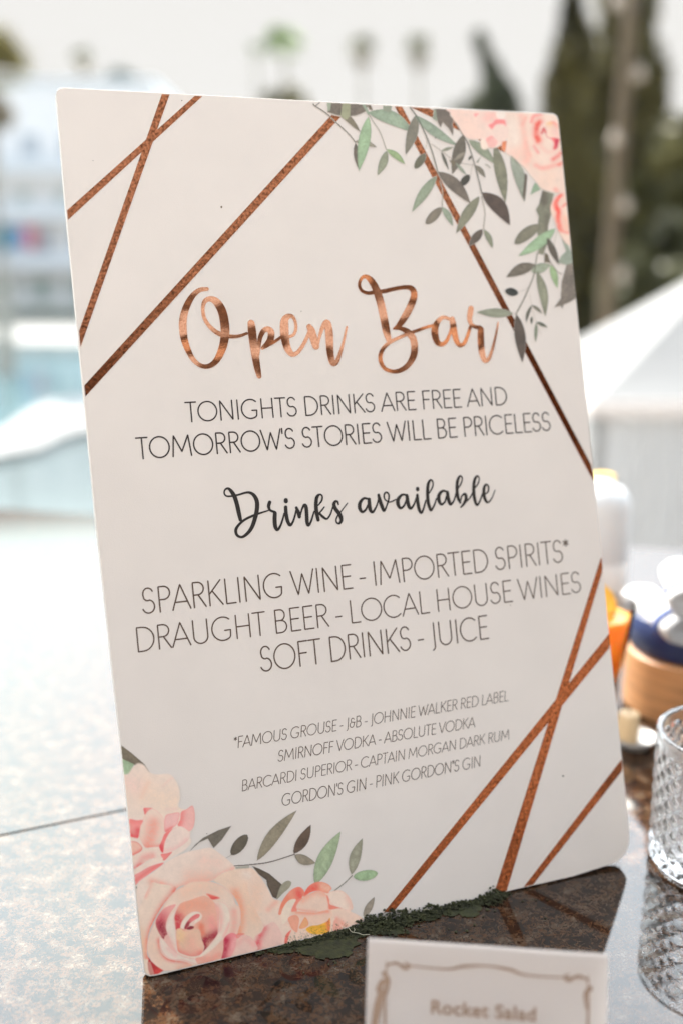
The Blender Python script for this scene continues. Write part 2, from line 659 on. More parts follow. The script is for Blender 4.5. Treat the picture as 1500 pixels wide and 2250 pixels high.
# ------------------------------------------------------------------ strokes (script hand and thin capitals)
def ribbon(V, F, P, W, z0, dz, thick, caps=5):
    """a pen stroke: centre line P (n,2), full widths W, top at z0 rising by dz along it, side walls of 'thick'"""
    P = np.asarray(P, float)
    W = np.asarray(W, float)
    keep = [0]
    for i in range(1, len(P)):
        if np.linalg.norm(P[i] - P[keep[-1]]) > 1e-7:
            keep.append(i)
    P, W = P[keep], W[keep]
    n = len(P)
    T = np.zeros_like(P)
    T[1:-1] = P[2:] - P[:-2]
    T[0], T[-1] = P[1] - P[0], P[-1] - P[-2]
    T /= np.linalg.norm(T, axis=1)[:, None]
    Nn = np.stack([-T[:, 1], T[:, 0]], 1)
    L, R = [], []
    # round start
    for k in range(caps, 0, -1):
        a = math.pi / 2 * k / (caps + 0.3)
        c_ = P[0] - T[0] * (W[0] / 2) * math.sin(a)
        L.append(c_ + Nn[0] * W[0] / 2 * math.cos(a))
        R.append(c_ - Nn[0] * W[0] / 2 * math.cos(a))
    for i in range(n):
        L.append(P[i] + Nn[i] * W[i] / 2)
        R.append(P[i] - Nn[i] * W[i] / 2)
    for k in range(1, caps + 1):
        a = math.pi / 2 * k / (caps + 0.3)
        c_ = P[-1] + T[-1] * (W[-1] / 2) * math.sin(a)
        L.append(c_ + Nn[-1] * W[-1] / 2 * math.cos(a))
        R.append(c_ - Nn[-1] * W[-1] / 2 * math.cos(a))
    m = len(L)
    b0 = len(V)
    for i in range(m):
        z = z0 + dz * i / max(1, m - 1)
        V.append((L[i][0], L[i][1], z))
        V.append((R[i][0], R[i][1], z))
        V.append((L[i][0], L[i][1], z - thick))
        V.append((R[i][0], R[i][1], z - thick))
    for i in range(m - 1):
        q = b0 + 4 * i
        F.append((q, q + 1, q + 5, q + 4))
        if thick:
            F.append((q + 4, q + 6, q + 2, q))
            F.append((q + 1, q + 3, q + 7, q + 5))
    if thick:
        F.append((b0, b0 + 2, b0 + 3, b0 + 1))
        q = b0 + 4 * (m - 1)
        F.append((q + 1, q + 3, q + 2, q))


def script(name, strokes, ox, oy, s, m, z0, thick, wmul=1.0):
    V, F = [], []
    for k, st in enumerate(strokes):
        A = np.asarray(st, float)
        C = catmull(A, 7)
        px = np.stack([ox + C[:, 0] / s, oy + C[:, 1] / s], 1)
        # widths are measured in the photograph: carry them to the board along the local normal
        d = np.gradient(px, axis=0)
        d /= np.linalg.norm(d, axis=1)[:, None] + 1e-9
        nn = np.stack([-d[:, 1], d[:, 0]], 1)
        w = C[:, 2] / s * wmul
        a, b_ = Sv(px + nn * w[:, None] / 2), Sv(px - nn * w[:, None] / 2)
        ribbon(V, F, (a + b_) / 2, np.linalg.norm(a - b_, axis=1), z0 + 0.00002 * (k % 4), 0.00007, thick)
    return mesh_obj(name, V, F, m, sign)


OPEN = [
    [(325, 187, 28), (270, 195, 34), (220, 235, 42), (180, 300, 50), (152, 380, 55), (144, 460, 57), (154, 560, 52), (185, 650, 42), (230, 725, 34), (290, 765, 32),
     (350, 760, 38), (400, 715, 48), (440, 630, 58), (458, 540, 64), (458, 460, 66), (442, 370, 64), (415, 310, 60), (380, 272, 50), (340, 262, 38), (308, 280, 34), (294, 325, 26),
     (300, 390, 26), (330, 450, 28), (380, 500, 32), (430, 528, 34), (490, 542, 30), (560, 540, 24), (622, 520, 20)],
    [(655, 445, 52), (661, 500, 60), (670, 580, 58), (684, 680, 54), (700, 775, 48), (714, 840, 34)],
    [(706, 680, 22), (714, 600, 28), (724, 545, 34), (748, 500, 38), (778, 488, 42), (803, 510, 48), (800, 560, 50), (778, 598, 46), (738, 630, 24)],
    [(750, 622, 18), (800, 600, 22), (850, 568, 22), (880, 545, 20)],
    [(905, 548, 16), (945, 543, 22), (975, 525, 24), (990, 480, 22), (984, 430, 22), (962, 393, 26), (930, 393, 42), (905, 425, 58), (903, 490, 64), (908, 560, 60), (926, 630, 52),
     (960, 675, 40), (1000, 663, 30), (1040, 612, 28), (1072, 550, 26), (1090, 500, 22)],
    [(1090, 472, 42), (1105, 500, 54), (1122, 560, 56), (1138, 615, 50)],
    [(1150, 615, 18), (1170, 530, 24), (1196, 460, 34), (1222, 440, 48), (1236, 500, 56), (1241, 580, 56), (1246, 670, 50), (1264, 740, 42), (1292, 735, 34), (1322, 660, 26), (1347, 570, 18), (1368, 472, 14)],
]
BAR = [
    [(388, 690, 50), (368, 620, 66), (345, 500, 70), (322, 390, 70), (292, 285, 70), (262, 208, 64), (222, 145, 54), (175, 114, 36), (137, 135, 30), (120, 190, 28), (142, 243, 28), (200, 266, 32), (270, 256, 36),
     (350, 248, 38), (450, 225, 36), (550, 212, 38), (600, 228, 50), (620, 275, 58), (605, 345, 64), (560, 440, 66), (512, 520, 60), (470, 572, 44), (436, 590, 20)],
    [(432, 592, 16), (500, 592, 36), (560, 622, 56), (608, 680, 62), (624, 760, 62), (610, 850, 60), (560, 930, 50), (490, 975, 42), (420, 983, 34), (352, 955, 34), (318, 900, 36), (312, 835, 38), (340, 770, 36), (400, 715, 34),
     (480, 675, 32), (550, 645, 32), (640, 612, 30), (720, 583, 28), (788, 563, 26)],
    [(945, 505, 28), (892, 488, 34), (842, 520, 46), (810, 590, 60), (812, 660, 60), (835, 718, 50), (875, 735, 40), (915, 705, 34), (945, 640, 26), (962, 575, 20)],
    [(968, 505, 46), (976, 560, 56), (990, 640, 54), (1010, 710, 46), (1042, 745, 38), (1080, 720, 34), (1110, 650, 30), (1133, 575, 26)],
    [(1140, 408, 50), (1132, 455, 52), (1127, 505, 44), (1142, 550, 36), (1180, 575, 34), (1222, 582, 36)],
    [(1229, 600, 54), (1229, 660, 58), (1232, 740, 58), (1242, 820, 54), (1267, 885, 42), (1302, 868, 34), (1335, 780, 26), (1360, 680, 20), (1378, 590, 16), (1386, 534, 12)],
]
script('title_word', OPEN, 360, 580, 3.409, M_foil_smooth, 0.00016, 0.00036)
script('title_word', BAR, 760, 580, 4.1667, M_foil_smooth, 0.00016, 0.00036)

M_ink = mat('dark_print', (0.018, 0.012, 0.009), 0.38, var=0.1, scale=300)
M_ink2 = mat('brown_print', (0.030, 0.016, 0.011), 0.5, var=0.1, scale=300)
M_ink3 = mat('light_brown_print', (0.095, 0.054, 0.033), 0.5, var=0.15, scale=60)
M_ink4 = mat('fine_brown_print', (0.105, 0.064, 0.042), 0.5, var=0.15, scale=60)
DRINKS = [
    [(243, 510, 38), (225, 430, 46), (205, 340, 46), (180, 260, 46), (150, 207, 42), (112, 168, 28), (77, 177, 20), (65, 215, 18), (87, 248, 18), (140, 251, 20), (220, 236, 22), (300, 213, 24), (350, 214, 30), (395, 247, 40),
     (424, 310, 46), (425, 390, 46), (407, 480, 46), (370, 590, 42), (320, 660, 36), (260, 700, 28), (207, 680, 30), (193, 622, 34), (226, 565, 28), (290, 510, 26), (370, 470, 26), (450, 440, 22), (548, 409, 15)],
    [(564, 318, 38), (553, 362, 36), (570, 405, 26), (622, 427, 28)],
    [(622, 440, 42), (619, 510, 44), (626, 585, 42), (648, 620, 32), (680, 580, 24), (705, 510, 20), (724, 440, 18)],
    [(742, 294, 44), (742, 306, 46)],
    [(740, 372, 38), (744, 440, 40), (760, 520, 40), (786, 568, 34), (815, 540, 24), (840, 470, 20), (855, 400, 16)],
    [(857, 378, 30), (876, 425, 40), (890, 478, 36)],
    [(898, 470, 16), (916, 400, 20), (943, 348, 30), (963, 372, 40), (970, 450, 40), (975, 540, 38), (990, 572, 28), (1020, 520, 22), (1050, 420, 16)],
    [(1095, 352, 14), (1133, 302, 20), (1139, 250, 18), (1112, 233, 22), (1082, 262, 36), (1072, 330, 40), (1077, 420, 42), (1095, 512, 36)],
    [(1163, 370, 14), (1132, 410, 18), (1106, 436, 16)],
    [(1108, 440, 26), (1150, 480, 28), (1190, 500, 22), (1225, 460, 18), (1250, 390, 16), (1266, 335, 18)],
    [(1317, 342, 16), (1309, 315, 22), (1286, 308, 28), (1268, 342, 38), (1286, 392, 42), (1330, 450, 44), (1348, 510, 36), (1330, 548, 26), (1300, 543, 18), (1292, 510, 16), (1312, 460, 16), (1352, 408, 13), (1413, 327, 11)],
]
AVAIL = [
    [(180, 348, 20), (130, 341, 24), (92, 385, 34), (89, 440, 36), (115, 476, 26), (150, 450, 20), (177, 392, 16)],
    [(182, 350, 32), (185, 405, 36), (195, 458, 34), (216, 478, 26), (245, 440, 18), (268, 380, 15), (278, 320, 13)],
    [(277, 308, 28), (290, 362, 34), (315, 435, 34), (332, 466, 22), (355, 420, 16), (377, 350, 16), (377, 300, 16), (350, 281, 18), (330, 310, 16), (342, 355, 14), (390, 377, 14), (448, 352, 13)],
    [(560, 308, 20), (510, 306, 24), (472, 350, 34), (470, 400, 36), (495, 438, 26), (530, 413, 20), (553, 357, 16)],
    [(560, 316, 32), (566, 372, 36), (580, 425, 34), (600, 440, 26), (630, 400, 18), (653, 332, 13)],
    [(665, 244, 34), (665, 252, 35)],
    [(662, 308, 26), (666, 372, 32), (680, 450, 32), (703, 486, 22), (725, 440, 18), (746, 362, 13)],
    [(772, 298, 12), (788, 275, 14), (815, 225, 14), (817, 178, 14), (796, 157, 18), (772, 192, 28), (763, 270, 30), (769, 370, 32), (786, 438, 28), (801, 460, 20), (830, 410, 16), (853, 344, 13)],
    [(958, 273, 18), (915, 267, 24), (880, 305, 34), (878, 360, 34), (900, 400, 26), (935, 378, 18), (953, 322, 16)],
    [(962, 280, 30), (969, 334, 34), (985, 388, 32), (1000, 400, 22), (1028, 360, 16), (1052, 278, 13)],
    [(1072, 238, 12), (1098, 192, 14), (1111, 142, 12), (1089, 117, 18), (1064, 162, 28), (1057, 240, 30), (1067, 330, 30), (1089, 382, 22)],
    [(1094, 362, 12), (1108, 315, 16), (1138, 298, 26), (1148, 342, 30), (1125, 396, 24), (1095, 430, 13)],
    [(1134, 388, 13), (1185, 338, 14), (1216, 280, 13)],
    [(1237, 238, 12), (1268, 192, 14), (1279, 142, 12), (1259, 117, 18), (1232, 162, 28), (1224, 250, 30), (1232, 340, 30), (1256, 408, 22), (1285, 370, 16), (1312, 294, 13)],
    [(1338, 300, 13), (1368, 272, 16), (1371, 222, 16), (1346, 203, 20), (1327, 242, 28), (1327, 310, 30), (1346, 366, 26), (1370, 380, 18), (1404, 340, 12), (1438, 257, 8)],
]
script('heading_word', DRINKS, 480, 1040, 5.0, M_ink, 0.00010, 0.00012)
script('heading_word', AVAIL, 770, 1020, 4.5454, M_ink, 0.00010, 0.00012)


# thin geometric capitals -------------------------------------------------
def arc(cx, cy, rx, ry, a0, a1, n=18):
    return [(cx + rx * math.cos(math.radians(a0 + (a1 - a0) * k / n)), cy + ry * math.sin(math.radians(a0 + (a1 - a0) * k / n))) for k in range(n + 1)]


GL = {
    'A': (0.76, [[(0, 0), (0.38, 1), (0.76, 0)], [(0.13, 0.30), (0.63, 0.30)]]),
    'B': (0.48, [[(0, 0), (0, 1), (0.22, 1)] + arc(0.22, 0.765, 0.20, 0.235, 90, -90, 10) + [(0, 0.53)], [(0.2, 0.53)] + arc(0.22, 0.265, 0.26, 0.265, 90, -90, 12) + [(0, 0)]]),
    'C': (0.82, [arc(0.47, 0.5, 0.47, 0.5, 48, 312, 26)]),
    'D': (0.68, [[(0, 0), (0, 1), (0.20, 1)] + arc(0.20, 0.5, 0.48, 0.5, 90, -90, 18) + [(0, 0)]]),
    'E': (0.42, [[(0.42, 1), (0, 1), (0, 0), (0.42, 0)], [(0, 0.52), (0.36, 0.52)]]),
    'F': (0.40, [[(0.40, 1), (0, 1), (0, 0)], [(0, 0.52), (0.34, 0.52)]]),
    'G': (0.84, [arc(0.47, 0.5, 0.47, 0.5, 50, 305, 26) + [(0.78, 0.16), (0.80, 0.42)], [(0.80, 0.42), (0.55, 0.42)]]),
    'H': (0.58, [[(0, 0), (0, 1)], [(0.58, 0), (0.58, 1)], [(0, 0.5), (0.58, 0.5)]]),
    'I': (0.0, [[(0, 0), (0, 1)]]),
    'J': (0.14, [[(0.14, 1), (0.14, 0.02)] + arc(-0.02, 0.0, 0.16, 0.16, 0, -75, 8)]),
    'K': (0.56, [[(0, 0), (0, 1)], [(0.52, 1), (0.02, 0.47)], [(0.14, 0.58), (0.56, 0)]]),
    'L': (0.40, [[(0, 1), (0, 0), (0.40, 0)]]),
    'M': (0.92, [[(0, 0), (0.10, 1), (0.46, 0.22), (0.82, 1), (0.92, 0)]]),
    'N': (0.62, [[(0, 0), (0, 1), (0.62, 0), (0.62, 1)]]),
    'O': (0.96, [arc(0.48, 0.5, 0.48, 0.5, 90, 450, 36)]),
    'P': (0.46, [[(0, 0), (0, 1), (0.2, 1)] + arc(0.2, 0.74, 0.26, 0.26, 90, -90, 12) + [(0, 0.48)]]),
    'R': (0.50, [[(0, 0), (0, 1), (0.2, 1)] + arc(0.2, 0.75, 0.25, 0.25, 90, -90, 12) + [(0, 0.50)], [(0.20, 0.50), (0.50, 0)]]),
    'S': (0.48, [arc(0.24, 0.76, 0.21, 0.24, 25, 200, 14) + arc(0.24, 0.72, 0.22, 0.22, 215, 262, 4) + arc(0.22, 0.27, 0.25, 0.26, 75, -160, 18)]),
    'T': (0.54, [[(0, 1), (0.54, 1)], [(0.27, 1), (0.27, 0)]]),
    'U': (0.60, [[(0, 1), (0, 0.30)] + arc(0.30, 0.30, 0.30, 0.30, 180, 360, 16) + [(0.60, 1)]]),
    'V': (0.70, [[(0, 1), (0.35, 0), (0.70, 1)]]),
    'W': (1.04, [[(0, 1), (0.28, 0), (0.52, 0.86), (0.76, 0), (1.04, 1)]]),
    "'": (0.0, [[(0, 1.02), (0, 0.78)]]),
    '"': (0.11, [[(0, 1.02), (0, 0.78)], [(0.11, 1.02), (0.11, 0.78)]]),
    '-': (0.26, [[(0, 0.36), (0.26, 0.36)]]),
    '*': (0.26, [[(0.13, 1.0), (0.13, 0.70)], [(0.0, 0.93), (0.26, 0.77)], [(0.26, 0.93), (0.0, 0.77)]]),
    '&': (0.52, [arc(0.25, 0.72, 0.16, 0.17, 20, 250, 14) + arc(0.22, 0.30, 0.22, 0.25, 110, 330, 14) + [(0.44, 0.34), (0.46, 0.44)], [(0.26, 0.50), (0.52, 0.50)]]),
    ' ': (0.22, []),
}
BEAR = {}
for _k in GL:
    BEAR[_k] = [0.135, 0.135]
for _k, _l, _r in (('A', .02, .02), ('C', .06, .05), ('G', .06, .09), ('O', .06, .06), ('S', .07, .07), ('T', .03, .03), ('V', .02, .02), ('W', .02, .02), ('E', .135, .05), ('F', .135, .04),
                   ('L', .135, .03), ('K', .135, .03), ('R', .135, .04), ('P', .135, .05), ('B', .135, .07), ('D', .135, .06), ('J', .10, .135), ("'", .07, .07), ('"', .07, .07), ('-', .03, .03),
                   ('*', .04, .05), ('&', .06, .04), (' ', .04, .04), ('I', .145, .145), ('M', .09, .09), ('N', .135, .135)):
    BEAR[_k] = [_l, _r]


def capitals(name, text, bl, br, topl, xl, xr, sw, m=None, slant=0.0):
    """bl, br: points on the base line (photo), topl: a cap-height point, xl, xr: photo points at the line's ends"""
    a, b_ = S(*bl), S(*br)
    t_ = S(*topl)
    d = (b_ - a) / np.linalg.norm(b_ - a)
    nrm = np.array([-d[1], d[0]])
    caph = (t_ - a) @ nrm
    u0, u1 = (S(*xl) - a) @ d, (S(*xr) - a) @ d
    xs, x = [], 0.0
    for ch in text:
        x += BEAR[ch][0] if xs else 0.0
        xs.append(x)
        x += GL[ch][0] + BEAR[ch][1]
    tot = x - BEAR[text[-1]][1]
    k = (u1 - u0) / tot
    V, F = [], []
    nst = 0
    for ch, x0 in zip(text, xs):
        for st in GL[ch][1]:
            pts = []
            # densify straight parts so that corners stay crisp
            for i, p in enumerate(st):
                if i and (abs(p[0] - st[i - 1][0]) + abs(p[1] - st[i - 1][1])) > 0.2:
                    q = st[i - 1]
                    pts += [(q[0] + (p[0] - q[0]) * e_, q[1] + (p[1] - q[1]) * e_) for e_ in (0.03, 0.97)]
                pts.append(p)
            P = np.array([a + d * (u0 + (x0 + p[0]) * k + slant * caph * p[1]) + nrm * p[1] * caph for p in pts])
            ribbon(V, F, P, np.full(len(P), sw * caph), 0.00008 + 0.000006 * (nst % 7), 0.000005, 0.0, caps=2)
            nst += 1
    return mesh_obj(name, V, F, m or M_ink2, sign)


capitals('text_line', 'TONIGHTS DRINKS ARE FREE AND', (418.7, 926.7), (1090, 890), (417, 884), (406.7, 884.7), (1111, 869), 0.073)
capitals('text_line', "TOMORROW'S STORIES WILL BE PRICELESS", (313, 1008), (1193, 946.7), (310, 962), (298.7, 963), (1207, 932), 0.073)
capitals('text_line', 'SPARKLING WINE - IMPORTED SPIRITS*', (333, 1347), (1216, 1237), (329, 1291.7), (314, 1321), (1247, 1200), 0.058, M_ink3)
capitals('text_line', 'DRAUGHT BEER - LOCAL HOUSE WINES', (307, 1432), (1259, 1303), (303, 1379.5), (302, 1400), (1273, 1279), 0.058, M_ink3)
capitals('text_line', 'SOFT DRINKS - JUICE', (591, 1474), (1071, 1402.6), (588, 1419.5), (573, 1448.6), (1070, 1380), 0.058, M_ink3)
capitals('text_line', '*FAMOUS GROUSE - J&B - JOHNNIE WALKER RED LABEL', (524, 1643), (1117, 1539), (521, 1619), (512, 1627), (1114, 1530), 0.070, M_ink4, slant=0.16)
capitals('text_line', 'SMIRNOFF VODKA - ABSOLUTE VODKA', (612, 1673.5), (1041, 1597.5), (609, 1650), (611, 1668), (1042, 1597), 0.070, M_ink4, slant=0.16)
capitals('text_line', 'BARCARDI SUPERIOR - CAPTAIN MORGAN DARK RUM', (533, 1738), (1117, 1624), (530, 1715), (532, 1730), (1116, 1620), 0.070, M_ink4, slant=0.16)
capitals('text_line', "GORDON'S GIN - PINK GORDON\"S GIN", (630, 1769), (1054, 1684), (627, 1744), (618, 1757), (1052, 1680), 0.070, M_ink4, slant=0.16)


# ------------------------------------------------------------------ printed watercolour flowers and leaves
class Paint:
    """a small watercolour sheet, one cell per photograph pixel, later laid on the board as coloured mesh"""

    def __init__(self, x0, y0, x1, y1):
        self.x0, self.y0 = x0, y0
        self.w, self.h = x1 - x0, y1 - y0
        self.rgb = np.tile(BOARD, (self.h, self.w, 1)).astype(float)
        self.a = np.zeros((self.h, self.w))
        n = np.zeros((self.h, self.w))
        for s, amp in ((2, 0.8), (4, 0.6), (9, 0.7), (22, 0.8)):
            gsz = RNG.normal(size=(self.h // s + 3, self.w // s + 3))
            yy, xx = np.arange(self.h) / s, np.arange(self.w) / s
            iy, ix = yy.astype(int), xx.astype(int)
            fy, fx = (yy - iy)[:, None], (xx - ix)[None]
            fy, fx = fy * fy * (3 - 2 * fy), fx * fx * (3 - 2 * fx)
            A = gsz[iy][:, ix] * (1 - fx) + gsz[iy][:, ix + 1] * fx
            B_ = gsz[iy + 1][:, ix] * (1 - fx) + gsz[iy + 1][:, ix + 1] * fx
            n += amp * (A * (1 - fy) + B_ * fy)
        self.noise = n / n.std()
        self.M = (0, 0, 1.0)

    def frame(self, ox, oy, s):
        self.M = (ox, oy, s)

    def t(self, P):
        ox, oy, s = self.M
        P = np.asarray(P, float)
        return np.stack([ox + P[:, 0] / s - self.x0, oy + P[:, 1] / s - self.y0], 1)

    @staticmethod
    def ink(c):
        w = lin((205, 196, 189))
        p_ = (1.14, 1.12, 1.13) if max(c) < 178 else (1.08, 1.22, 1.14)
        return np.minimum((lin(c) / w) ** np.array(p_) * BOARD, 0.95)

    def mask(self, P, soft=0.7):
        x0, y0 = np.floor(P.min(0) - 3).astype(int)
        x1, y1 = np.ceil(P.max(0) + 4).astype(int)
        x0, y0 = max(x0, 0), max(y0, 0)
        x1, y1 = min(x1, self.w), min(y1, self.h)
        if x1 <= x0 or y1 <= y0:
            return None
        X, Y = np.meshgrid(np.arange(x0, x1) + 0.5, np.arange(y0, y1) + 0.5)
        ins = np.zeros(X.shape, bool)
        D = np.full(X.shape, 1e9)
        Q = np.roll(P, -1, 0)
        for (ax, ay), (bx, by) in zip(P, Q):
            c = ((ay > Y) != (by > Y))
            if by != ay:
                ins ^= c & (X < (bx - ax) * (Y - ay) / (by - ay) + ax)
            dx, dy = bx - ax, by - ay
            L = dx * dx + dy * dy + 1e-9
            tt = np.clip(((X - ax) * dx + (Y - ay) * dy) / L, 0, 1)
            D = np.minimum(D, (X - ax - tt * dx) ** 2 + (Y - ay - tt * dy) ** 2)
        D = np.sqrt(D)
        sd = np.where(ins, D, -D)
        return (slice(y0, y1), slice(x0, x1)), np.clip(sd / (2 * soft) + 0.5, 0, 1), sd, X, Y

    def put(self, sl, al, col):
        c = np.asarray(col)
        self.rgb[sl] = self.rgb[sl] * (1 - al[..., None]) + c * al[..., None]
        self.a[sl] = 1 - (1 - self.a[sl]) * (1 - al)

    def dist(self, X, Y, P):
        D = np.full(X.shape, 1e9)
        for (ax, ay), (bx, by) in zip(P[:-1], P[1:]):
            dx, dy = bx - ax, by - ay
            L = dx * dx + dy * dy + 1e-9
            tt = np.clip(((X - ax) * dx + (Y - ay) * dy) / L, 0, 1)
            D = np.minimum(D, (X - ax - tt * dx) ** 2 + (Y - ay - tt * dy) ** 2)
        return np.sqrt(D)

    def petal(self, pts, c, shades=(), edge=None, soft=0.9, alpha=1.0, mott=0.022, smooth=True, rim=None):
        P = self.t(pts)
        if smooth:
            P = catmull(P, 5, True)
        r = self.mask(P, soft)
        if r is None:
            return
        sl, al, sd, X, Y = r
        col = np.tile(self.ink(c), X.shape + (1,))
        s = self.M[2]
        for ln, rad, cc, a in shades:
            L = self.t(ln) if len(ln) == 1 else catmull(self.t(ln), 4)
            if len(L) == 1:
                D = np.hypot(X - L[0, 0], Y - L[0, 1])
            else:
                D = self.dist(X, Y, L)
            w = a * np.exp(-(D / (rad / s)) ** 2)
            w = np.clip(w * (1 + 0.16 * self.noise[sl]), 0, 1)
            col = col * (1 - w[..., None]) + self.ink(cc) * w[..., None]
        if rim:
            w = rim[1] * np.exp(-(np.maximum(sd, 0) / (rim[2] / s)) ** 2)
            col = col * (1 - w[..., None]) + self.ink(rim[0]) * w[..., None]
        col *= (1 + mott * self.noise[sl])[..., None]
        if edge:
            w = edge[1] * np.exp(-(sd / (edge[2] / s)) ** 2) * (sd > -0.5)
            col = col * (1 - w[..., None]) + self.ink(edge[0]) * w[..., None]
        self.put(sl, al * alpha, col)

    def line(self, pts, w, c, a=1.0, soft=0.6, smooth=True):
        L = catmull(self.t(pts), 5) if smooth and len(pts) > 2 else self.t(pts)
        pad = w + 3
        x0, y0 = np.maximum(np.floor(L.min(0) - pad), 0).astype(int)
        x1, y1 = np.ceil(L.max(0) + pad).astype(int)
        x1, y1 = min(x1, self.w), min(y1, self.h)
        if x1 <= x0 or y1 <= y0:
            return
        X, Y = np.meshgrid(np.arange(x0, x1) + 0.5, np.arange(y0, y1) + 0.5)
        D = self.dist(X, Y, L)
        sl = (slice(y0, y1), slice(x0, x1))
        al = a * np.clip((w / 2 - D) / (2 * soft) + 0.5, 0, 1)
        self.put(sl, al, np.tile(self.ink(c), X.shape + (1,)))

    def glow(self, pts, r, c, a):
        """soft wet brush over what is already painted there"""
        s = self.M[2]
        L = catmull(self.t(pts), 4) if len(pts) > 2 else self.t(pts)
        rad = r / s
        x0, y0 = np.maximum(np.floor(L.min(0) - 2.5 * rad), 0).astype(int)
        x1, y1 = np.ceil(L.max(0) + 2.5 * rad).astype(int)
        x1, y1 = min(x1, self.w), min(y1, self.h)
        if x1 <= x0 or y1 <= y0:
            return
        X, Y = np.meshgrid(np.arange(x0, x1) + 0.5, np.arange(y0, y1) + 0.5)
        sl = (slice(y0, y1), slice(x0, x1))
        w = a * np.exp(-(self.dist(X, Y, L) / rad) ** 2) * self.a[sl]
        w = np.clip(w * (1 + 0.15 * self.noise[sl]), 0, 1)[..., None]
        self.rgb[sl] = self.rgb[sl] * (1 - w) + self.ink(c) * w

    def leaf(self, x0, y0, x1, y1, w, c, bend=0.0, tip=1.0, mott=0.09):
        p, q = np.array((x0, y0), float), np.array((x1, y1), float)
        d = q - p
        L = np.linalg.norm(d)
        d /= L
        n = np.array((-d[1], d[0]))
        tt = np.linspace(0, 1, 15)
        hw = w / 2 * np.sin(math.pi * tt ** (0.85 if tip == 1.0 else 1.0)) ** (0.9 if tip == 1.0 else 0.55)
        mid = bend * L * np.sin(math.pi * tt)
        a = p + d * (tt * L)[:, None] + n * (mid + hw)[:, None]
        b_ = p + d * (tt * L)[:, None] + n * (mid - hw)[:, None]
        poly = np.concatenate([a, b_[::-1][1:-1]])
        dk = tuple(int(v * 0.78) for v in c)
        vein = [tuple(p + d * L * k + n * bend * L * math.sin(math.pi * k)) for k in (0.0, 0.3, 0.6, 0.85)]
        self.petal(poly, c, smooth=False, mott=mott, soft=0.7, edge=(dk, 0.45, 5.0 * self.M[2] / 2.5), shades=[(vein, w * 0.22, tuple(min(255, int(v * 1.06)) for v in c), 0.5)])

    def mesh(self, name, z, inside):
        """every painted cell that lies on the board becomes a small face"""
        keep = self.a > 0.30
        ys, xs = np.nonzero(keep)
        P = np.stack([xs + self.x0 + 0.5, ys + self.y0 + 0.5], 1)
        q = Sv(P)
        ok = np.ones(len(q), bool)
        H = inside
        for i in range(len(H)):
            a, b_ = H[i], H[(i + 1) % len(H)]
            ok &= ((b_[0] - a[0]) * (q[:, 1] - a[1]) - (b_[1] - a[1]) * (q[:, 0] - a[0])) >= 0
        ys, xs = ys[ok], xs[ok]
        idx = -np.ones((self.h + 1, self.w + 1), int)
        for dy in (0, 1):
            for dx in (0, 1):
                idx[ys + dy, xs + dx] = 0
        gy, gx = np.nonzero(idx == 0)
        idx[gy, gx] = np.arange(len(gy))
        V2 = Sv(np.stack([gx + self.x0, gy + self.y0], 1))
        V3 = np.column_stack([V2, np.full(len(V2), z)])
        F = np.stack([idx[ys, xs], idx[ys + 1, xs], idx[ys + 1, xs + 1], idx[ys, xs + 1]], 1)
        # corner colours: mean of the painted cells that meet there
        acc = np.zeros((self.h + 1, self.w + 1, 3))
        cnt = np.zeros((self.h + 1, self.w + 1))
        wgt = np.where(self.a > 0.02, 1.0, 0.0)
        for dy in (0, 1):
            for dx in (0, 1):
                acc[dy:self.h + dy, dx:self.w + dx] += self.rgb * wgt[..., None]
                cnt[dy:self.h + dy, dx:self.w + dx] += wgt
        colr = (acc / np.maximum(cnt, 1)[..., None])[gy, gx]
        me = bpy.data.meshes.new(name)
        me.vertices.add(len(V3))
        me.vertices.foreach_set('co', V3.astype(np.float32).ravel())
        me.loops.add(len(F) * 4)
        me.loops.foreach_set('vertex_index', F.astype(np.int32).ravel())
        me.polygons.add(len(F))
        me.polygons.foreach_set('loop_start', np.arange(len(F), dtype=np.int32) * 4)
        me.update(calc_edges=True)
        me.validate()
        ca = me.color_attributes.new('Col', 'FLOAT_COLOR', 'POINT')
        ca.data.foreach_set('color', np.column_stack([colr, np.ones(len(colr))]).astype(np.float32).ravel())
        me.materials.append(M_print)
        o = bpy.data.objects.new(name, me)
        COL.objects.link(o)
        o.parent = sign
        return o


M_print = mat('watercolour_print', (0.8, 0.7, 0.65), 0.45, attr='Col', bump=0.08, bscale=1500)

PALE, PEACH, PINK, ROSE, DEEP, ORNG = (219, 196, 183), (226, 184, 162), (226, 156, 146), (214, 112, 108), (160, 48, 62), (232, 140, 112)


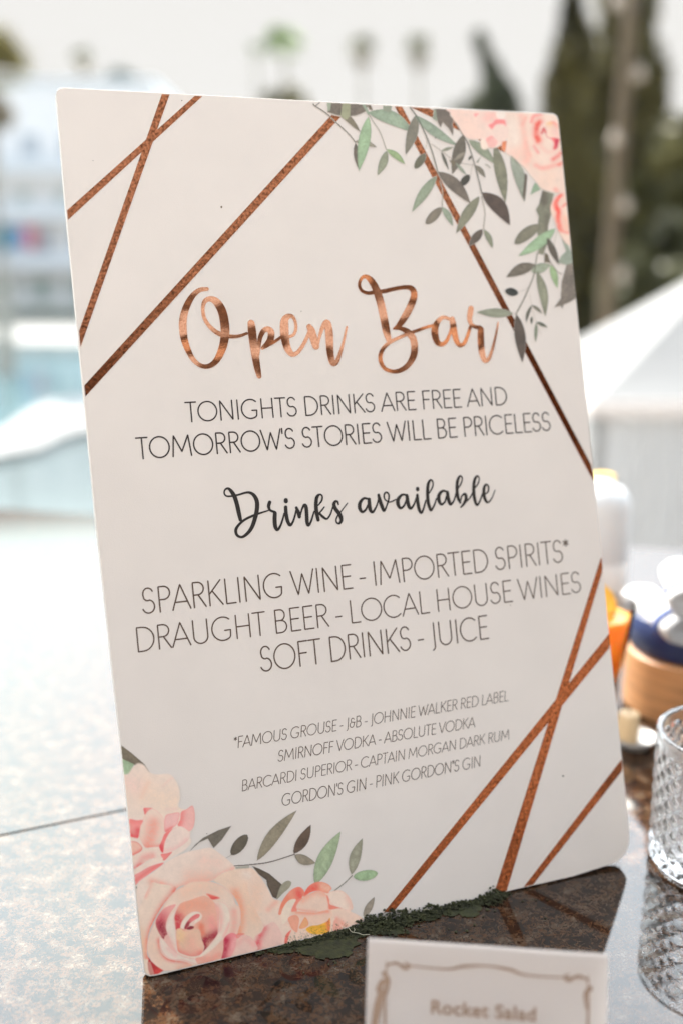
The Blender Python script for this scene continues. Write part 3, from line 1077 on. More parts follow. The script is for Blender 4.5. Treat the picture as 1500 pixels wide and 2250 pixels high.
def paint_lower():
    p = Paint(250, 1612, 845, 2156)
    # leaves behind the flowers
    p.frame(240, 1580, 2.419)
    p.petal([(45, 95), (60, 135), (120, 180), (190, 240), (222, 292), (180, 245), (130, 245), (58, 205)], (122, 110, 94), mott=0.09, smooth=False, edge=((100, 88, 74), .5, 8))
    p.petal([(58, 205), (134, 240), (112, 290), (62, 302)], (158, 174, 144), mott=0.07, smooth=False)
    p.petal([(425, 705), (460, 665), (500, 630), (580, 590), (650, 567), (600, 640), (555, 685), (525, 635), (480, 655)], (113, 104, 93), mott=0.09, smooth=False, edge=((88, 80, 68), .5, 6))
    p.leaf(735, 614, 648, 722, 62, (99, 89, 77), tip=0.5)
    p.line([(650, 720), (632, 732), (615, 741)], 1.2, (120, 108, 94), .8)
    p.leaf(785, 752, 997, 484, 66, (139, 128, 110), bend=-0.04)
    p.leaf(980, 715, 1072, 560, 58, (99, 80, 67), bend=0.03)
    p.leaf(984, 722, 1097, 765, 52, (140, 128, 112), bend=0.06)
    p.petal([(670, 785), (745, 778), (742, 800), (675, 806)], (164, 158, 146), smooth=False)
    p.line([(660, 780), (720, 776), (780, 770), (840, 762), (900, 746), (985, 718)], 2.2, (88, 72, 60))
    p.petal([(760, 780), (800, 795), (850, 820), (920, 880), (905, 920), (888, 955), (868, 945), (840, 885), (835, 855), (790, 822)], (98, 84, 72), mott=0.1, smooth=False, edge=((70, 58, 48), .5, 6))
    p.petal([(968, 868), (958, 895), (925, 925), (890, 958), (905, 900), (925, 870), (950, 858)], (150, 142, 124), mott=0.07)
    p.leaf(1092, 880, 1229, 596, 84, (150, 160, 131), bend=-0.03)
    p.leaf(1285, 826, 1344, 632, 58, (147, 142, 124), bend=-0.04)
    p.leaf(1295, 838, 1426, 818, 56, (148, 165, 131), tip=0.5, bend=0.02)
    p.line([(1290, 830), (1250, 870), (1195, 912)], 2.0, (128, 120, 104))
    p.leaf(1350, 1052, 1408, 944, 38, (146, 133, 119))
    p.petal([(122, 884), (150, 890), (175, 940), (160, 982), (135, 1024), (128, 960)], (98, 94, 86), mott=0.1, smooth=False)
    p.petal([(132, 905), (142, 898), (154, 925), (150, 938), (138, 925)], (214, 205, 196))
    p.line([(134, 892), (146, 925), (140, 960)], 1.6, (50, 46, 44))

    # upper peony
    p.frame(250, 1600, 5.0)
    p.petal([(90, 545), (160, 500), (210, 430), (270, 385), (340, 410), (395, 480), (470, 505), (600, 500), (660, 540), (715, 640), (730, 760), (715, 860), (800, 890), (868, 850), (892, 950), (880, 1080), (835, 1160),
             (852, 1250), (780, 1340), (640, 1420), (520, 1500), (380, 1560), (180, 1600), (120, 1300), (95, 900)], (217, 197, 184), soft=2.2,
            shades=[([(330, 700), (500, 780), (650, 800)], 190, (221, 195, 176), .8), ([(150, 600), (260, 640)], 110, (222, 190, 178), .6)])
    p.glow([(310, 750), (330, 700), (380, 600)], 30, (226, 186, 165), .5)
    p.glow([(540, 640), (620, 560), (655, 545)], 14, (228, 184, 168), .35)
    p.glow([(580, 890), (690, 885)], 18, (226, 184, 172), .4)
    p.petal([(328, 880), (355, 872), (430, 878), (390, 905), (345, 948), (335, 920)], (226, 150, 140), shades=[([(345, 940), (335, 900)], 26, (216, 104, 100), .9)])
    p.petal([(350, 945), (395, 895), (440, 885), (500, 925), (545, 985), (562, 1060), (560, 1160), (540, 1240), (500, 1300), (420, 1308), (350, 1310), (305, 1240), (280, 1170), (295, 1060)], (219, 195, 180),
            shades=[([(440, 1050), (410, 1180), (370, 1290)], 75, (226, 158, 140), .85), ([(350, 1300), (500, 1296)], 28, (218, 128, 112), .55)], edge=((224, 160, 148), .35, 9))
    p.petal([(172, 1000), (250, 1010), (325, 1012), (295, 1080), (275, 1195), (240, 1205), (150, 1172), (180, 1100)], (224, 150, 140),
            shades=[([(160, 1170), (250, 1198), (272, 1130)], 42, (212, 92, 92), .95), ([(190, 1020), (300, 1020)], 36, (222, 130, 122), .6)], soft=1.4)
    p.line([(165, 960), (160, 985)], 1.6, (220, 140, 132), .6)
    p.petal([(572, 960), (640, 935), (722, 928), (715, 1000), (690, 1060), (640, 1100), (570, 1142), (556, 1060)], (222, 176, 168), edge=((222, 142, 134), .6, 10), shades=[([(570, 1140), (640, 1105)], 30, (216, 112, 106), .8)])
    p.petal([(742, 920), (800, 890), (866, 852), (892, 950), (880, 1075), (835, 1130), (800, 1112), (745, 1085), (702, 1062), (730, 1000)], (222, 172, 162), edge=((224, 140, 130), .4, 12),
            shades=[([(750, 930), (735, 1010), (710, 1060)], 44, (221, 136, 128), .85)])
    p.petal([(640, 1110), (735, 1075), (810, 1115), (840, 1160), (810, 1240), (700, 1320), (600, 1370), (545, 1365), (560, 1240), (600, 1150)], (219, 196, 184), shades=[([(560, 1350), (700, 1310), (800, 1230)], 30, (224, 178, 168), .6)], edge=((222, 170, 160), .4, 8))
    p.petal([(560, 1160), (600, 1130), (650, 1100), (600, 1170), (560, 1260), (545, 1362), (522, 1355), (500, 1305), (530, 1230)], (222, 130, 122), shades=[([(515, 1300), (535, 1350)], 34, (208, 84, 86), .9)])
    p.petal([(520, 1380), (580, 1375), (642, 1358), (610, 1400), (555, 1452), (510, 1412)], (222, 138, 128), edge=((208, 90, 88), .5, 9))
    p.petal([(165, 1255), (220, 1240), (270, 1258), (315, 1310), (300, 1350), (230, 1390), (172, 1424), (150, 1330)], (226, 178, 160), edge=((206, 92, 88), .75, 9), shades=[([(175, 1415), (300, 1345)], 26, (218, 120, 108), .7)])
    p.petal([(175, 1430), (300, 1362), (420, 1310), (500, 1312), (520, 1400), (540, 1440), (430, 1430), (300, 1500), (190, 1560)], (220, 196, 182), shades=[([(290, 1500), (330, 1430), (420, 1400)], 40, (224, 150, 138), .75), ([(190, 1555), (300, 1500)], 30, (212, 110, 106), .7)])
    p.frame(290, 1850, 5.0)
    p.petal([(0, 332), (60, 290), (150, 240), (280, 180), (340, 205), (230, 260), (100, 320), (5, 372)], (220, 197, 183))
    p.petal([(5, 385), (90, 330), (200, 268), (345, 225), (320, 262), (200, 345), (80, 440), (10, 488)], (224, 152, 142), shades=[([(20, 440), (180, 320), (320, 240)], 22, (216, 118, 112), .7)], edge=((214, 120, 114), .4, 7))

    # big rose: outer petals
    p.petal([(15, 770), (60, 480), (110, 410), (230, 335), (360, 235), (480, 160), (620, 105), (720, 85), (860, 62), (960, 120), (1050, 190), (1135, 290), (1000, 340), (900, 420), (640, 460), (480, 520), (280, 760), (200, 930), (30, 860)], (219, 197, 183), soft=1.6,
            shades=[([(220, 440), (330, 470), (480, 515), (640, 450), (780, 428), (900, 405), (1110, 312)], 44, (227, 160, 138), .75), ([(640, 380), (850, 380)], 90, (226, 176, 156), .6), ([(780, 200), (950, 230)], 80, (225, 184, 168), .5)])
    p.line([(470, 490), (488, 515)], 1.8, (205, 110, 100), .6)
    p.line([(910, 395), (1000, 355), (1110, 312)], 1.5, (226, 130, 112), .6)
    p.petal([(30, 880), (120, 640), (215, 450), (290, 455), (440, 480), (486, 520), (420, 600), (340, 700), (262, 830), (200, 960), (172, 1100), (170, 1230), (192, 1285), (150, 1300), (95, 1290), (55, 1100)], (221, 196, 179),
            shades=[([(484, 520), (430, 600), (340, 710), (250, 880), (190, 1030), (165, 1180), (175, 1270)], 42, (216, 124, 106), .9), ([(80, 1000), (110, 1200)], 70, (226, 180, 152), .8), ([(220, 450), (150, 600)], 26, (224, 168, 150), .5)])
    p.petal([(900, 420), (980, 350), (1110, 305), (1240, 290), (1340, 300), (1450, 440), (1510, 560), (1600, 760), (1620, 1150), (1480, 1180), (1370, 1170), (1300, 1040), (1150, 1010), (1190, 880), (1180, 720), (1110, 590), (1000, 480)], (223, 192, 172), soft=1.6,
            shades=[([(1130, 560), (1190, 700), (1195, 860), (1160, 1010)], 62, (231, 158, 128), .85), ([(1330, 480), (1380, 640), (1360, 800)], 100, (227, 182, 156), .7), ([(1250, 350), (1350, 420)], 60, (219, 200, 188), .7)])
    p.frame(540, 1800, 5.0)
    p.petal([(90, 620), (160, 660), (240, 760), (300, 870), (390, 900), (400, 1000), (420, 1150), (480, 1200), (440, 1370), (300, 1400), (120, 1450), (90, 1300), (200, 1190), (60, 900), (20, 700)], (222, 194, 177), soft=1.5,
            shades=[([(110, 760), (100, 950)], 90, (227, 184, 160), .6), ([(120, 1430), (130, 1330), (195, 1200)], 34, (217, 124, 120), .8), ([(250, 990), (330, 910)], 34, (228, 168, 146), .6), ([(300, 1250), (380, 1330)], 80, (225, 184, 172), .6)])
    p.frame(290, 1850, 5.0)
    p.petal([(1370, 1065), (1420, 990), (1465, 925), (1560, 880), (1640, 1000), (1640, 1150), (1480, 1180), (1375, 1195)], (222, 184, 170), shades=[([(1376, 1180), (1390, 1080), (1455, 950)], 42, (212, 106, 106), .85)])

    # big rose: body
    p.petal([(330, 740), (400, 620), (490, 530), (560, 490), (640, 440), (740, 428), (830, 430), (930, 455), (1010, 490), (1080, 555), (1120, 620), (1140, 680), (1185, 730), (1192, 870), (1160, 1010), (1150, 1120), (1100, 1250), (980, 1300),
             (700, 1370), (460, 1410), (310, 1400), (215, 1300), (172, 1180), (185, 1050), (240, 900)], (222, 195, 178), shades=[([(600, 560), (760, 500), (900, 520)], 120, (224, 184, 162), .7), ([(1120, 760), (1130, 900), (1100, 1030)], 46, (225, 166, 148), .75)], edge=((226, 168, 150), .4, 12))
    p.petal([(820, 568), (880, 580), (965, 612), (925, 628), (876, 632), (845, 600)], (222, 118, 100), shades=[([(870, 620), (940, 618)], 16, (206, 80, 76), .7)], soft=2.0)
    # dark pocket at the left
    p.petal([(262, 870), (300, 790), (360, 725), (440, 690), (485, 690), (430, 770), (390, 850), (374, 930), (392, 1010), (352, 1068), (300, 1005), (270, 940)], (226, 160, 150),
            shades=[([(330, 830), (300, 900)], 70, (196, 84, 92), .75), ([(320, 930), (360, 1010), (350, 1060)], 66, (150, 42, 62), 1.0)])
    # inner bowl
    p.petal([(470, 800), (495, 720), (545, 668), (640, 635), (740, 600), (800, 590), (860, 622), (905, 660), (950, 700), (962, 800), (955, 900), (945, 1000), (885, 1090), (782, 1214), (796, 1150), (765, 1060), (742, 965), (680, 955), (600, 970), (490, 970), (472, 890)], (228, 172, 150),
            shades=[([(560, 720), (680, 680), (800, 700)], 70, (229, 160, 134), .8), ([(480, 820), (520, 860), (500, 950)], 66, (196, 84, 84), .95), ([(790, 1200), (800, 1090), (880, 1040), (940, 1000)], 62, (158, 46, 64), 1.0), ([(770, 1000), (760, 920)], 40, (216, 126, 96), .8),
                    ([(870, 860), (900, 940)], 60, (222, 150, 140), .6)])
    p.petal([(905, 660), (945, 700), (966, 800), (965, 900), (940, 1000), (935, 880), (930, 780)], (224, 170, 158), alpha=.6)
    # swirl
    p.petal([(535, 950), (548, 880), (590, 820), (640, 780), (690, 762), (745, 772), (772, 808), (760, 850), (720, 880), (690, 900), (640, 925), (600, 950)], (222, 200, 184), edge=((226, 170, 156), .4, 8))
    p.petal([(575, 945), (600, 885), (650, 825), (710, 790), (748, 796), (735, 830), (700, 850), (665, 885), (630, 920), (602, 955)], (216, 134, 126), shades=[([(585, 940), (620, 890)], 30, (150, 50, 62), .9), ([(700, 800), (640, 840)], 24, (206, 112, 108), .6)])
    p.petal([(632, 905), (665, 872), (705, 850), (690, 880), (690, 905), (660, 925)], (224, 190, 176))
    p.petal([(600, 955), (640, 922), (680, 928), (676, 948), (640, 962)], (140, 48, 60))
    # heart
    p.petal([(488, 975), (512, 948), (545, 948), (575, 972), (630, 970), (690, 950), (735, 962), (760, 1005), (765, 1070), (785, 1110), (788, 1160), (775, 1212), (735, 1245), (650, 1255), (560, 1230), (510, 1200), (486, 1120)], (226, 182, 158),
            shades=[([(530, 1010), (550, 1060)], 62, (229, 184, 142), .7), ([(520, 1210), (650, 1250), (760, 1220)], 46, (216, 130, 118), .8), ([(500, 1100), (495, 1180)], 26, (220, 140, 116), .6), ([(640, 1080), (660, 1180)], 70, (224, 168, 148), .6)], edge=((206, 110, 98), .35, 7))
    # curled pale petals round the heart
    p.petal([(535, 670), (480, 735), (415, 812), (380, 900), (378, 960), (398, 1020), (420, 1080), (470, 1150), (490, 1225), (500, 1180), (487, 1050), (478, 930), (462, 850), (490, 750)], (220, 200, 186), edge=((222, 160, 150), .5, 8), shades=[([(400, 1000), (460, 1130)], 24, (224, 176, 162), .5)])
    p.petal([(905, 655), (980, 655), (1045, 695), (1075, 770), (1080, 860), (1055, 970), (1005, 1060), (905, 1160), (800, 1240), (730, 1285), (702, 1276), (760, 1228), (850, 1135), (930, 1040), (968, 930), (970, 820), (945, 720)], (222, 200, 184),
            shades=[([(940, 700), (975, 820), (955, 960)], 40, (225, 172, 158), .7), ([(1070, 900), (1010, 1040)], 22, (224, 170, 156), .6)], edge=((224, 160, 148), .4, 8))
    p.petal([(355, 1060), (395, 1020), (440, 1110), (485, 1190), (500, 1225), (460, 1210), (410, 1150)], (224, 176, 162))
    p.petal([(300, 1045), (350, 1068), (420, 1150), (490, 1212), (560, 1250), (650, 1275), (730, 1290), (740, 1350), (660, 1330), (560, 1298), (440, 1290), (360, 1240), (318, 1170)], (221, 198, 184), edge=((214, 126, 116), .5, 8), shades=[([(400, 1170), (480, 1240)], 28, (222, 178, 166), .6)])
    p.petal([(185, 1060), (240, 960), (268, 940), (300, 1030), (304, 1130), (335, 1225), (400, 1280), (470, 1300), (580, 1312), (700, 1362), (600, 1385), (450, 1402), (330, 1392), (230, 1310), (178, 1190)], (222, 192, 174),
            shades=[([(300, 1080), (320, 1200), (400, 1278), (600, 1316)], 30, (214, 118, 104), .85), ([(240, 1150), (300, 1290)], 60, (223, 188, 168), .6), ([(640, 1350), (520, 1390)], 34, (226, 160, 134), .7)])
    p.petal([(700, 1278), (790, 1250), (900, 1170), (1010, 1062), (1020, 1120), (985, 1290), (860, 1320), (740, 1345)], (224, 178, 158), shades=[([(720, 1285), (860, 1290), (960, 1240)], 40, (222, 150, 132), .6)])
    p.petal([(1010, 1062), (1080, 1000), (1150, 1020), (1146, 1120), (1110, 1220), (1060, 1280), (985, 1295), (1005, 1180)], (220, 140, 138), shades=[([(1000, 1280), (1025, 1160), (1040, 1080)], 44, (182, 62, 78), .95), ([(1140, 1080), (1090, 1230)], 40, (224, 164, 156), .7)])
    p.petal([(1150, 1065), (1190, 1035), (1240, 1020), (1310, 1048), (1365, 1120), (1372, 1190), (1200, 1250), (1085, 1290), (1130, 1190)], (223, 186, 172), shades=[([(1160, 1120), (1240, 1060), (1340, 1130)], 34, (226, 168, 156), .6)], edge=((224, 150, 142), .4, 8))
    p.petal([(1145, 1020), (1180, 1000), (1240, 1005), (1200, 1030), (1160, 1060)], (220, 120, 108), alpha=.7)
    p.glow([(740, 1345), (900, 1310)], 14, (214, 120, 110), .5)
    # red corner with pale scratches
    p.petal([(80, 1300), (180, 1290), (240, 1340), (330, 1405), (300, 1450), (190, 1480), (110, 1480)], (222, 194, 176))
    p.petal([(190, 1270), (215, 1310), (270, 1360), (350, 1412), (290, 1448), (205, 1470), (180, 1400), (172, 1330)], (176, 52, 56), smooth=False, shades=[([(320, 1410), (280, 1440)], 50, (214, 92, 78), .7)])
    for k in range(15):
        yy = 1310 + k * 11
        p.line([(92 + k * 1.5, yy - 10), (150, yy), (205 + k * 4, yy + 14 + k * 1.2)], 0.9, (228, 204, 184), .75)
    p.petal([(118, 1462), (150, 1450), (235, 1470), (160, 1496), (125, 1498)], (176, 146, 110), mott=.2)

    # small peony, lower right
    p.frame(540, 1800, 5.0)
    p.petal([(390, 1035), (430, 940), (480, 880), (545, 870), (640, 830), (900, 800), (1040, 780), (1140, 860), (1175, 975), (1150, 1010), (1230, 1050), (1285, 1100), (1250, 1135), (1100, 1190), (900, 1250), (520, 1340), (430, 1370), (480, 1200), (400, 1150)], (222, 190, 172), soft=1.2)
    p.petal([(358, 1035), (390, 920), (440, 840), (500, 775), (580, 740), (630, 770), (642, 810), (615, 860), (560, 905), (540, 885), (480, 892), (430, 945), (400, 1020), (380, 1048)], (229, 150, 124), shades=[([(580, 800), (600, 860)], 50, (218, 98, 84), .85), ([(400, 960), (460, 870)], 34, (230, 132, 100), .7)], edge=((226, 124, 100), .35, 8))
    p.petal([(640, 812), (690, 735), (770, 690), (850, 690), (915, 720), (942, 762), (920, 790), (900, 812), (850, 800), (790, 785), (710, 805), (640, 850)], (228, 150, 124), shades=[([(660, 800), (760, 745)], 50, (219, 98, 80), .85), ([(900, 760), (850, 730)], 40, (230, 176, 152), .7)], edge=((226, 120, 100), .4, 8))
    p.petal([(540, 905), (620, 860), (600, 900), (560, 960), (560, 1010), (500, 1010)], (226, 140, 120))
    p.petal([(392, 1032), (430, 940), (485, 885), (548, 878), (530, 930), (495, 1000), (470, 1085), (405, 1155)], (222, 198, 180))
    p.petal([(552, 975), (600, 885), (700, 820), (800, 784), (860, 805), (892, 860), (902, 930), (900, 990), (850, 1010), (780, 1018), (640, 1008)], (224, 190, 172), shades=[([(620, 890), (760, 800), (860, 820)], 40, (229, 166, 142), .7), ([(560, 1000), (760, 1020)], 24, (228, 150, 124), .5)], edge=((226, 140, 116), .45, 7))
    p.petal([(885, 830), (915, 870), (925, 935), (1010, 955), (1055, 985), (980, 985), (915, 990), (905, 930)], (228, 138, 116))
    p.petal([(905, 815), (980, 785), (1060, 795), (1130, 860), (1172, 975), (1110, 1000), (1040, 975), (960, 945), (920, 890)], (222, 196, 180), shades=[([(1120, 860), (1160, 960)], 36, (226, 176, 158), .6)], edge=((226, 168, 150), .4, 8))
    p.petal([(500, 1025), (560, 1012), (640, 1015), (780, 1022), (930, 992), (952, 1060), (910, 1110), (840, 1135), (750, 1150), (690, 1130), (650, 1075), (600, 1090), (560, 1060)], (224, 186, 166), shades=[([(560, 1018), (700, 1030), (900, 1010)], 24, (228, 146, 120), .7)])
    p.petal([(950, 1000), (1040, 978), (1110, 1030), (1180, 1090), (1285, 1100), (1250, 1132), (1090, 1185), (1000, 1120), (960, 1060)], (223, 190, 172), shades=[([(1000, 1100), (1090, 1170)], 30, (227, 150, 128), .7)])
    p.petal([(465, 1085), (540, 1050), (585, 1090), (575, 1180), (560, 1242), (510, 1205), (485, 1160)], (229, 160, 134), edge=((226, 130, 108), .4, 8))
    p.petal([(585, 1195), (620, 1120), (655, 1075), (690, 1150), (640, 1195)], (229, 164, 120), edge=((224, 120, 100), .6, 7))
    p.petal([(660, 1205), (720, 1170), (800, 1160), (890, 1120), (925, 1085), (915, 1235), (790, 1265), (700, 1250)], (229, 168, 66), shades=[([(900, 1110), (912, 1210)], 26, (224, 120, 92), .8)], mott=.1)
    p.petal([(425, 1360), (440, 1270), (500, 1215), (470, 1290), (455, 1355)], (224, 122, 104))
    p.petal([(960, 1230), (975, 1100), (1050, 1180), (1060, 1200)], (227, 150, 130), alpha=.7)
    # green crumbs stuck to the print along the bottom
    for k in range(190):
        x = random.uniform(440, 1110)
        base = 1362 - (x - 430) * 0.238
        y = base - abs(random.gauss(0, 1)) * 42
        rr_ = random.uniform(1.5, 5)
        p.petal([(x - rr_, y), (x, y - rr_ * random.uniform(.6, 1.6)), (x + rr_, y), (x, y + rr_)], random.choice([(52, 70, 40), (84, 96, 60), (40, 56, 34)]), alpha=.85, smooth=False)
    return p


def paint_upper():
    p = Paint(682, 216, 1300, 812)
    TA, OL, SG, GR, DK = (118, 106, 94), (126, 120, 102), (142, 148, 130), (146, 164, 135), (92, 78, 68)
    p.frame(680, 215, 5.0)
    p.petal([(232, 40), (560, 60), (640, 85), (612, 150), (560, 175), (500, 196), (420, 206), (300, 190), (195, 158)], TA, mott=.1, smooth=False)
    p.petal([(620, 60), (665, 66), (690, 140), (650, 130)], (112, 98, 82), smooth=False)
    p.petal([(190, 50), (240, 55), (225, 140), (200, 150)], (152, 156, 138), smooth=False)
    p.petal([(340, 205), (450, 205), (480, 240), (520, 300), (556, 376), (490, 335), (420, 275)], (126, 116, 98), mott=.09, smooth=False)
    p.petal([(362, 60), (446, 64), (442, 200), (405, 242), (370, 230), (338, 200)], (152, 150, 124), mott=.05, smooth=False)
    p.line([(40, 68), (60, 90), (180, 168), (300, 280), (420, 390), (500, 490)], 2.2, (104, 97, 84))
    p.line([(62, 92), (112, 52)], 2.0, (100, 92, 80))
    p.leaf(495, 478, 738, 546, 62, (142, 133, 118), bend=-.06)
    p.leaf(500, 495, 528, 775, 62, (110, 98, 86))
    p.leaf(645, 205, 537, 806, 130, (147, 164, 134))
    p.petal([(565, 60), (600, 66), (660, 175), (640, 195)], (146, 154, 136), smooth=False)
    p.line([(650, 185), (700, 270), (770, 380), (838, 572)], 1.5, (134, 128, 112))
    p.leaf(640, 160, 1140, 384, 150, (140, 150, 131), bend=-.09)
    p.leaf(845, 582, 742, 854, 92, (142, 142, 122), bend=-.03)
    p.leaf(842, 568, 1044, 730, 72, (150, 165, 125), bend=-.05)
    p.petal([(800, 70), (900, 80), (890, 150), (860, 160), (805, 140)], (140, 142, 125), smooth=False)
    p.leaf(1170, 185, 1050, 626, 118, (125, 118, 105), bend=-.02)
    p.leaf(1268, 612, 1150, 778, 88, (104, 99, 82), tip=.5)
    p.frame(880, 225, 6.0)
    p.petal([(432, 85), (520, 90), (500, 200), (470, 250), (415, 215)], (140, 142, 126), smooth=False, mott=.06)
    p.petal([(455, 85), (660, 95), (642, 170), (690, 230), (672, 300), (690, 350), (682, 444), (630, 350), (548, 262), (520, 335), (480, 260)], (113, 101, 91), smooth=False, mott=.08)
    p.petal([(432, 420), (470, 440), (460, 480), (448, 478)], (96, 86, 76), smooth=False)
    p.leaf(180, 172, 752, 575, 128, (142, 150, 133), bend=.03)
    p.line([(120, 70), (180, 150), (230, 230), (350, 490), (420, 690), (482, 925)], 2.6, (98, 95, 82))
    p.line([(345, 480), (325, 610)], 1.0, (140, 134, 120))
    p.line([(400, 550), (530, 640), (660, 745)], 1.2, (140, 132, 118))
    p.leaf(530, 640, 690, 588, 44, (148, 146, 128))
    p.leaf(530, 650, 628, 895, 40, (102, 98, 85))
    p.leaf(815, 430, 672, 948, 165, (110, 100, 88), bend=-.02)
    p.leaf(848, 655, 690, 770, 60, (144, 134, 120))
    p.petal([(630, 760), (700, 770), (720, 800), (690, 850)], (116, 104, 86), smooth=False)
    p.leaf(720, 800, 862, 962, 42, (142, 146, 130))
    p.leaf(900, 955, 785, 1100, 100, (82, 75, 63), tip=.5)
    p.leaf(890, 500, 1240, 815, 128, (137, 140, 121), bend=-.05)
    p.leaf(925, 705, 885, 765, 34, (88, 84, 72))
    p.petal([(1060, 700), (985, 790), (1010, 800)], (136, 132, 116), smooth=False)
    p.leaf(1230, 560, 1372, 1328, 155, (129, 125, 106), bend=-.02)
    p.line([(1110, 820), (1140, 830), (1170, 862)], 2.2, (140, 134, 118))
    p.line([(680, 210), (760, 340), (820, 440), (880, 545), (950, 760), (1010, 980), (1062, 1200)], 2.6, (97, 91, 80))
    p.line([(780, 800), (950, 830)], 1.1, (136, 128, 114))
    p.line([(940, 800), (915, 960)], 0.9, (150, 142, 130))
    p.leaf(975, 830, 1110, 995, 68, (122, 114, 100), bend=-.05)
    p.leaf(485, 915, 914, 1335, 165, (114, 102, 91), bend=-.05)
    p.leaf(470, 968, 142, 1448, 128, (142, 148, 128), bend=.02)
    p.line([(510, 1040), (545, 1180), (538, 1390)], 1.6, (132, 124, 108))
    p.frame(670, 220, 2.5)
    p.leaf(748, 590, 660, 682, 50, (121, 111, 98), tip=.7)
    p.leaf(750, 588, 808, 692, 36, (144, 150, 132), bend=-.05)
    p.leaf(968, 508, 1122, 688, 82, (91, 75, 65), bend=-.09)
    p.leaf(955, 528, 826, 734, 58, (128, 124, 106), bend=.02)
    p.line([(966, 530), (984, 620), (976, 710)], 1.6, (130, 122, 108))
    p.leaf(972, 710, 896, 803, 46, (98, 86, 76))
    p.leaf(978, 710, 1027, 815, 32, (134, 134, 115), bend=-.05)
    p.leaf(1128, 305, 1202, 560, 62, (140, 142, 129), bend=-.05)
    p.petal([(1205, 400), (1218, 415), (1212, 480), (1201, 556), (1192, 520)], (98, 84, 72), smooth=False)
    p.petal([(1260, 452), (1272, 462), (1290, 492), (1262, 505), (1234, 522), (1245, 482)], (140, 156, 132), smooth=False)
    p.petal([(1300, 495), (1330, 505), (1364, 515), (1352, 560), (1360, 585), (1345, 640), (1332, 690), (1326, 790), (1305, 850), (1275, 842), (1282, 800), (1270, 720), (1280, 640), (1264, 602), (1282, 570)], (126, 123, 106), mott=.12, smooth=False, shades=[([(1305, 510), (1310, 560)], 25, (100, 88, 76), .8), ([(1325, 640), (1320, 800)], 20, (106, 96, 84), .6)])
    p.leaf(1288, 685, 1148, 790, 64, (123, 117, 101), bend=.03, tip=.8)
    p.leaf(1372, 706, 1168, 858, 62, (147, 165, 135), bend=-.03)
    p.leaf(1325, 755, 1392, 905, 38, (96, 86, 76))
    p.line([(1340, 760), (1360, 800), (1380, 720)], 1.2, (146, 146, 130), .8)
    p.petal([(1312, 835), (1332, 850), (1345, 895), (1310, 890)], (104, 92, 74), smooth=False)
    p.line([(1330, 870), (1380, 940), (1405, 955)], 2.0, (124, 112, 100))
    p.petal([(1402, 745), (1425, 770), (1452, 820), (1470, 850), (1474, 910), (1430, 905), (1386, 893), (1400, 860), (1430, 830)], (144, 149, 135), smooth=False, mott=.06)
    p.leaf(1262, 905, 1102, 972, 62, (113, 103, 91), bend=.05)
    p.leaf(1238, 942, 1345, 903, 54, (145, 149, 131))
    p.leaf(1344, 905, 1382, 1034, 38, (150, 168, 130), bend=-.03)
    p.leaf(1270, 940, 1316, 1190, 50, (133, 131, 113), bend=-.05)
    p.line([(1273, 840), (1262, 900), (1250, 970), (1200, 1090), (1153, 1178)], 2.4, (112, 106, 92))
    p.line([(1228, 1025), (1205, 1042), (1165, 1055)], 1.2, (150, 144, 130), .7)
    p.leaf(1168, 1062, 1094, 1046, 44, (64, 62, 56), tip=.5)
    p.petal([(1432, 905), (1466, 895), (1488, 1000), (1492, 1085), (1450, 1110), (1415, 1125), (1410, 1150), (1402, 1130), (1364, 1138), (1400, 1090), (1405, 1000)], (126, 115, 105), mott=.12, smooth=False)
    p.leaf(1140, 1172, 938, 1165, 50, (138, 138, 121))
    p.frame(1030, 560, 5.77)
    p.leaf(595, 755, 670, 1366, 140, (93, 81, 73), bend=-.02)
    p.line([(765, 500), (785, 640), (845, 860), (905, 1005)], 1.0, (160, 152, 140), .7)
    p.leaf(788, 638, 718, 862, 42, (98, 94, 82), bend=.06)
    p.leaf(790, 638, 922, 744, 42, (128, 122, 108), bend=-.04)
    p.leaf(788, 782, 784, 884, 34, (92, 90, 78))
    p.leaf(845, 852, 992, 922, 44, (104, 104, 90), bend=-.02)
    p.leaf(845, 862, 836, 1112, 42, (132, 136, 117))

    # the flowers over the leaves
    p.frame(880, 225, 6.0)
    p.petal([(645, 140), (655, 80), (1500, 100), (1500, 700), (1440, 600), (1400, 480), (1340, 545), (1290, 580), (1235, 602), (1180, 590), (1110, 622), (1060, 600), (1042, 540), (1050, 485), (1000, 490), (920, 488), (850, 455), (800, 400), (740, 290), (690, 230)], (218, 193, 181), soft=1.0,
            shades=[([(760, 200), (900, 300), (960, 420)], 150, (223, 190, 176), .8), ([(1140, 200), (1200, 180)], 80, (226, 176, 164), .8)])
    p.petal([(960, 150), (1022, 148), (1000, 175), (975, 192)], (225, 158, 150), soft=1.6)
    p.petal([(1150, 300), (1205, 270), (1240, 230), (1300, 222), (1366, 238), (1378, 310), (1350, 290), (1290, 285), (1240, 300), (1200, 352), (1170, 335)], (223, 138, 132), soft=2.0)
    p.petal([(1250, 130), (1370, 130), (1360, 210), (1280, 215)], (218, 202, 192), soft=1.6)
    p.petal([(1120, 480), (1150, 455), (1192, 440), (1240, 480), (1270, 530), (1215, 600), (1150, 585), (1125, 540)], (224, 174, 164), shades=[([(1130, 500), (1190, 450)], 30, (222, 150, 142), .6)], soft=1.3)
    p.petal([(1048, 500), (1090, 490), (1130, 540), (1140, 590), (1100, 625), (1060, 600)], (220, 200, 186), soft=1.0)
    p.petal([(1330, 520), (1392, 505), (1380, 600), (1362, 668), (1320, 600)], (196, 128, 88), smooth=False, mott=.1)
    p.frame(1060, 230, 7.5)
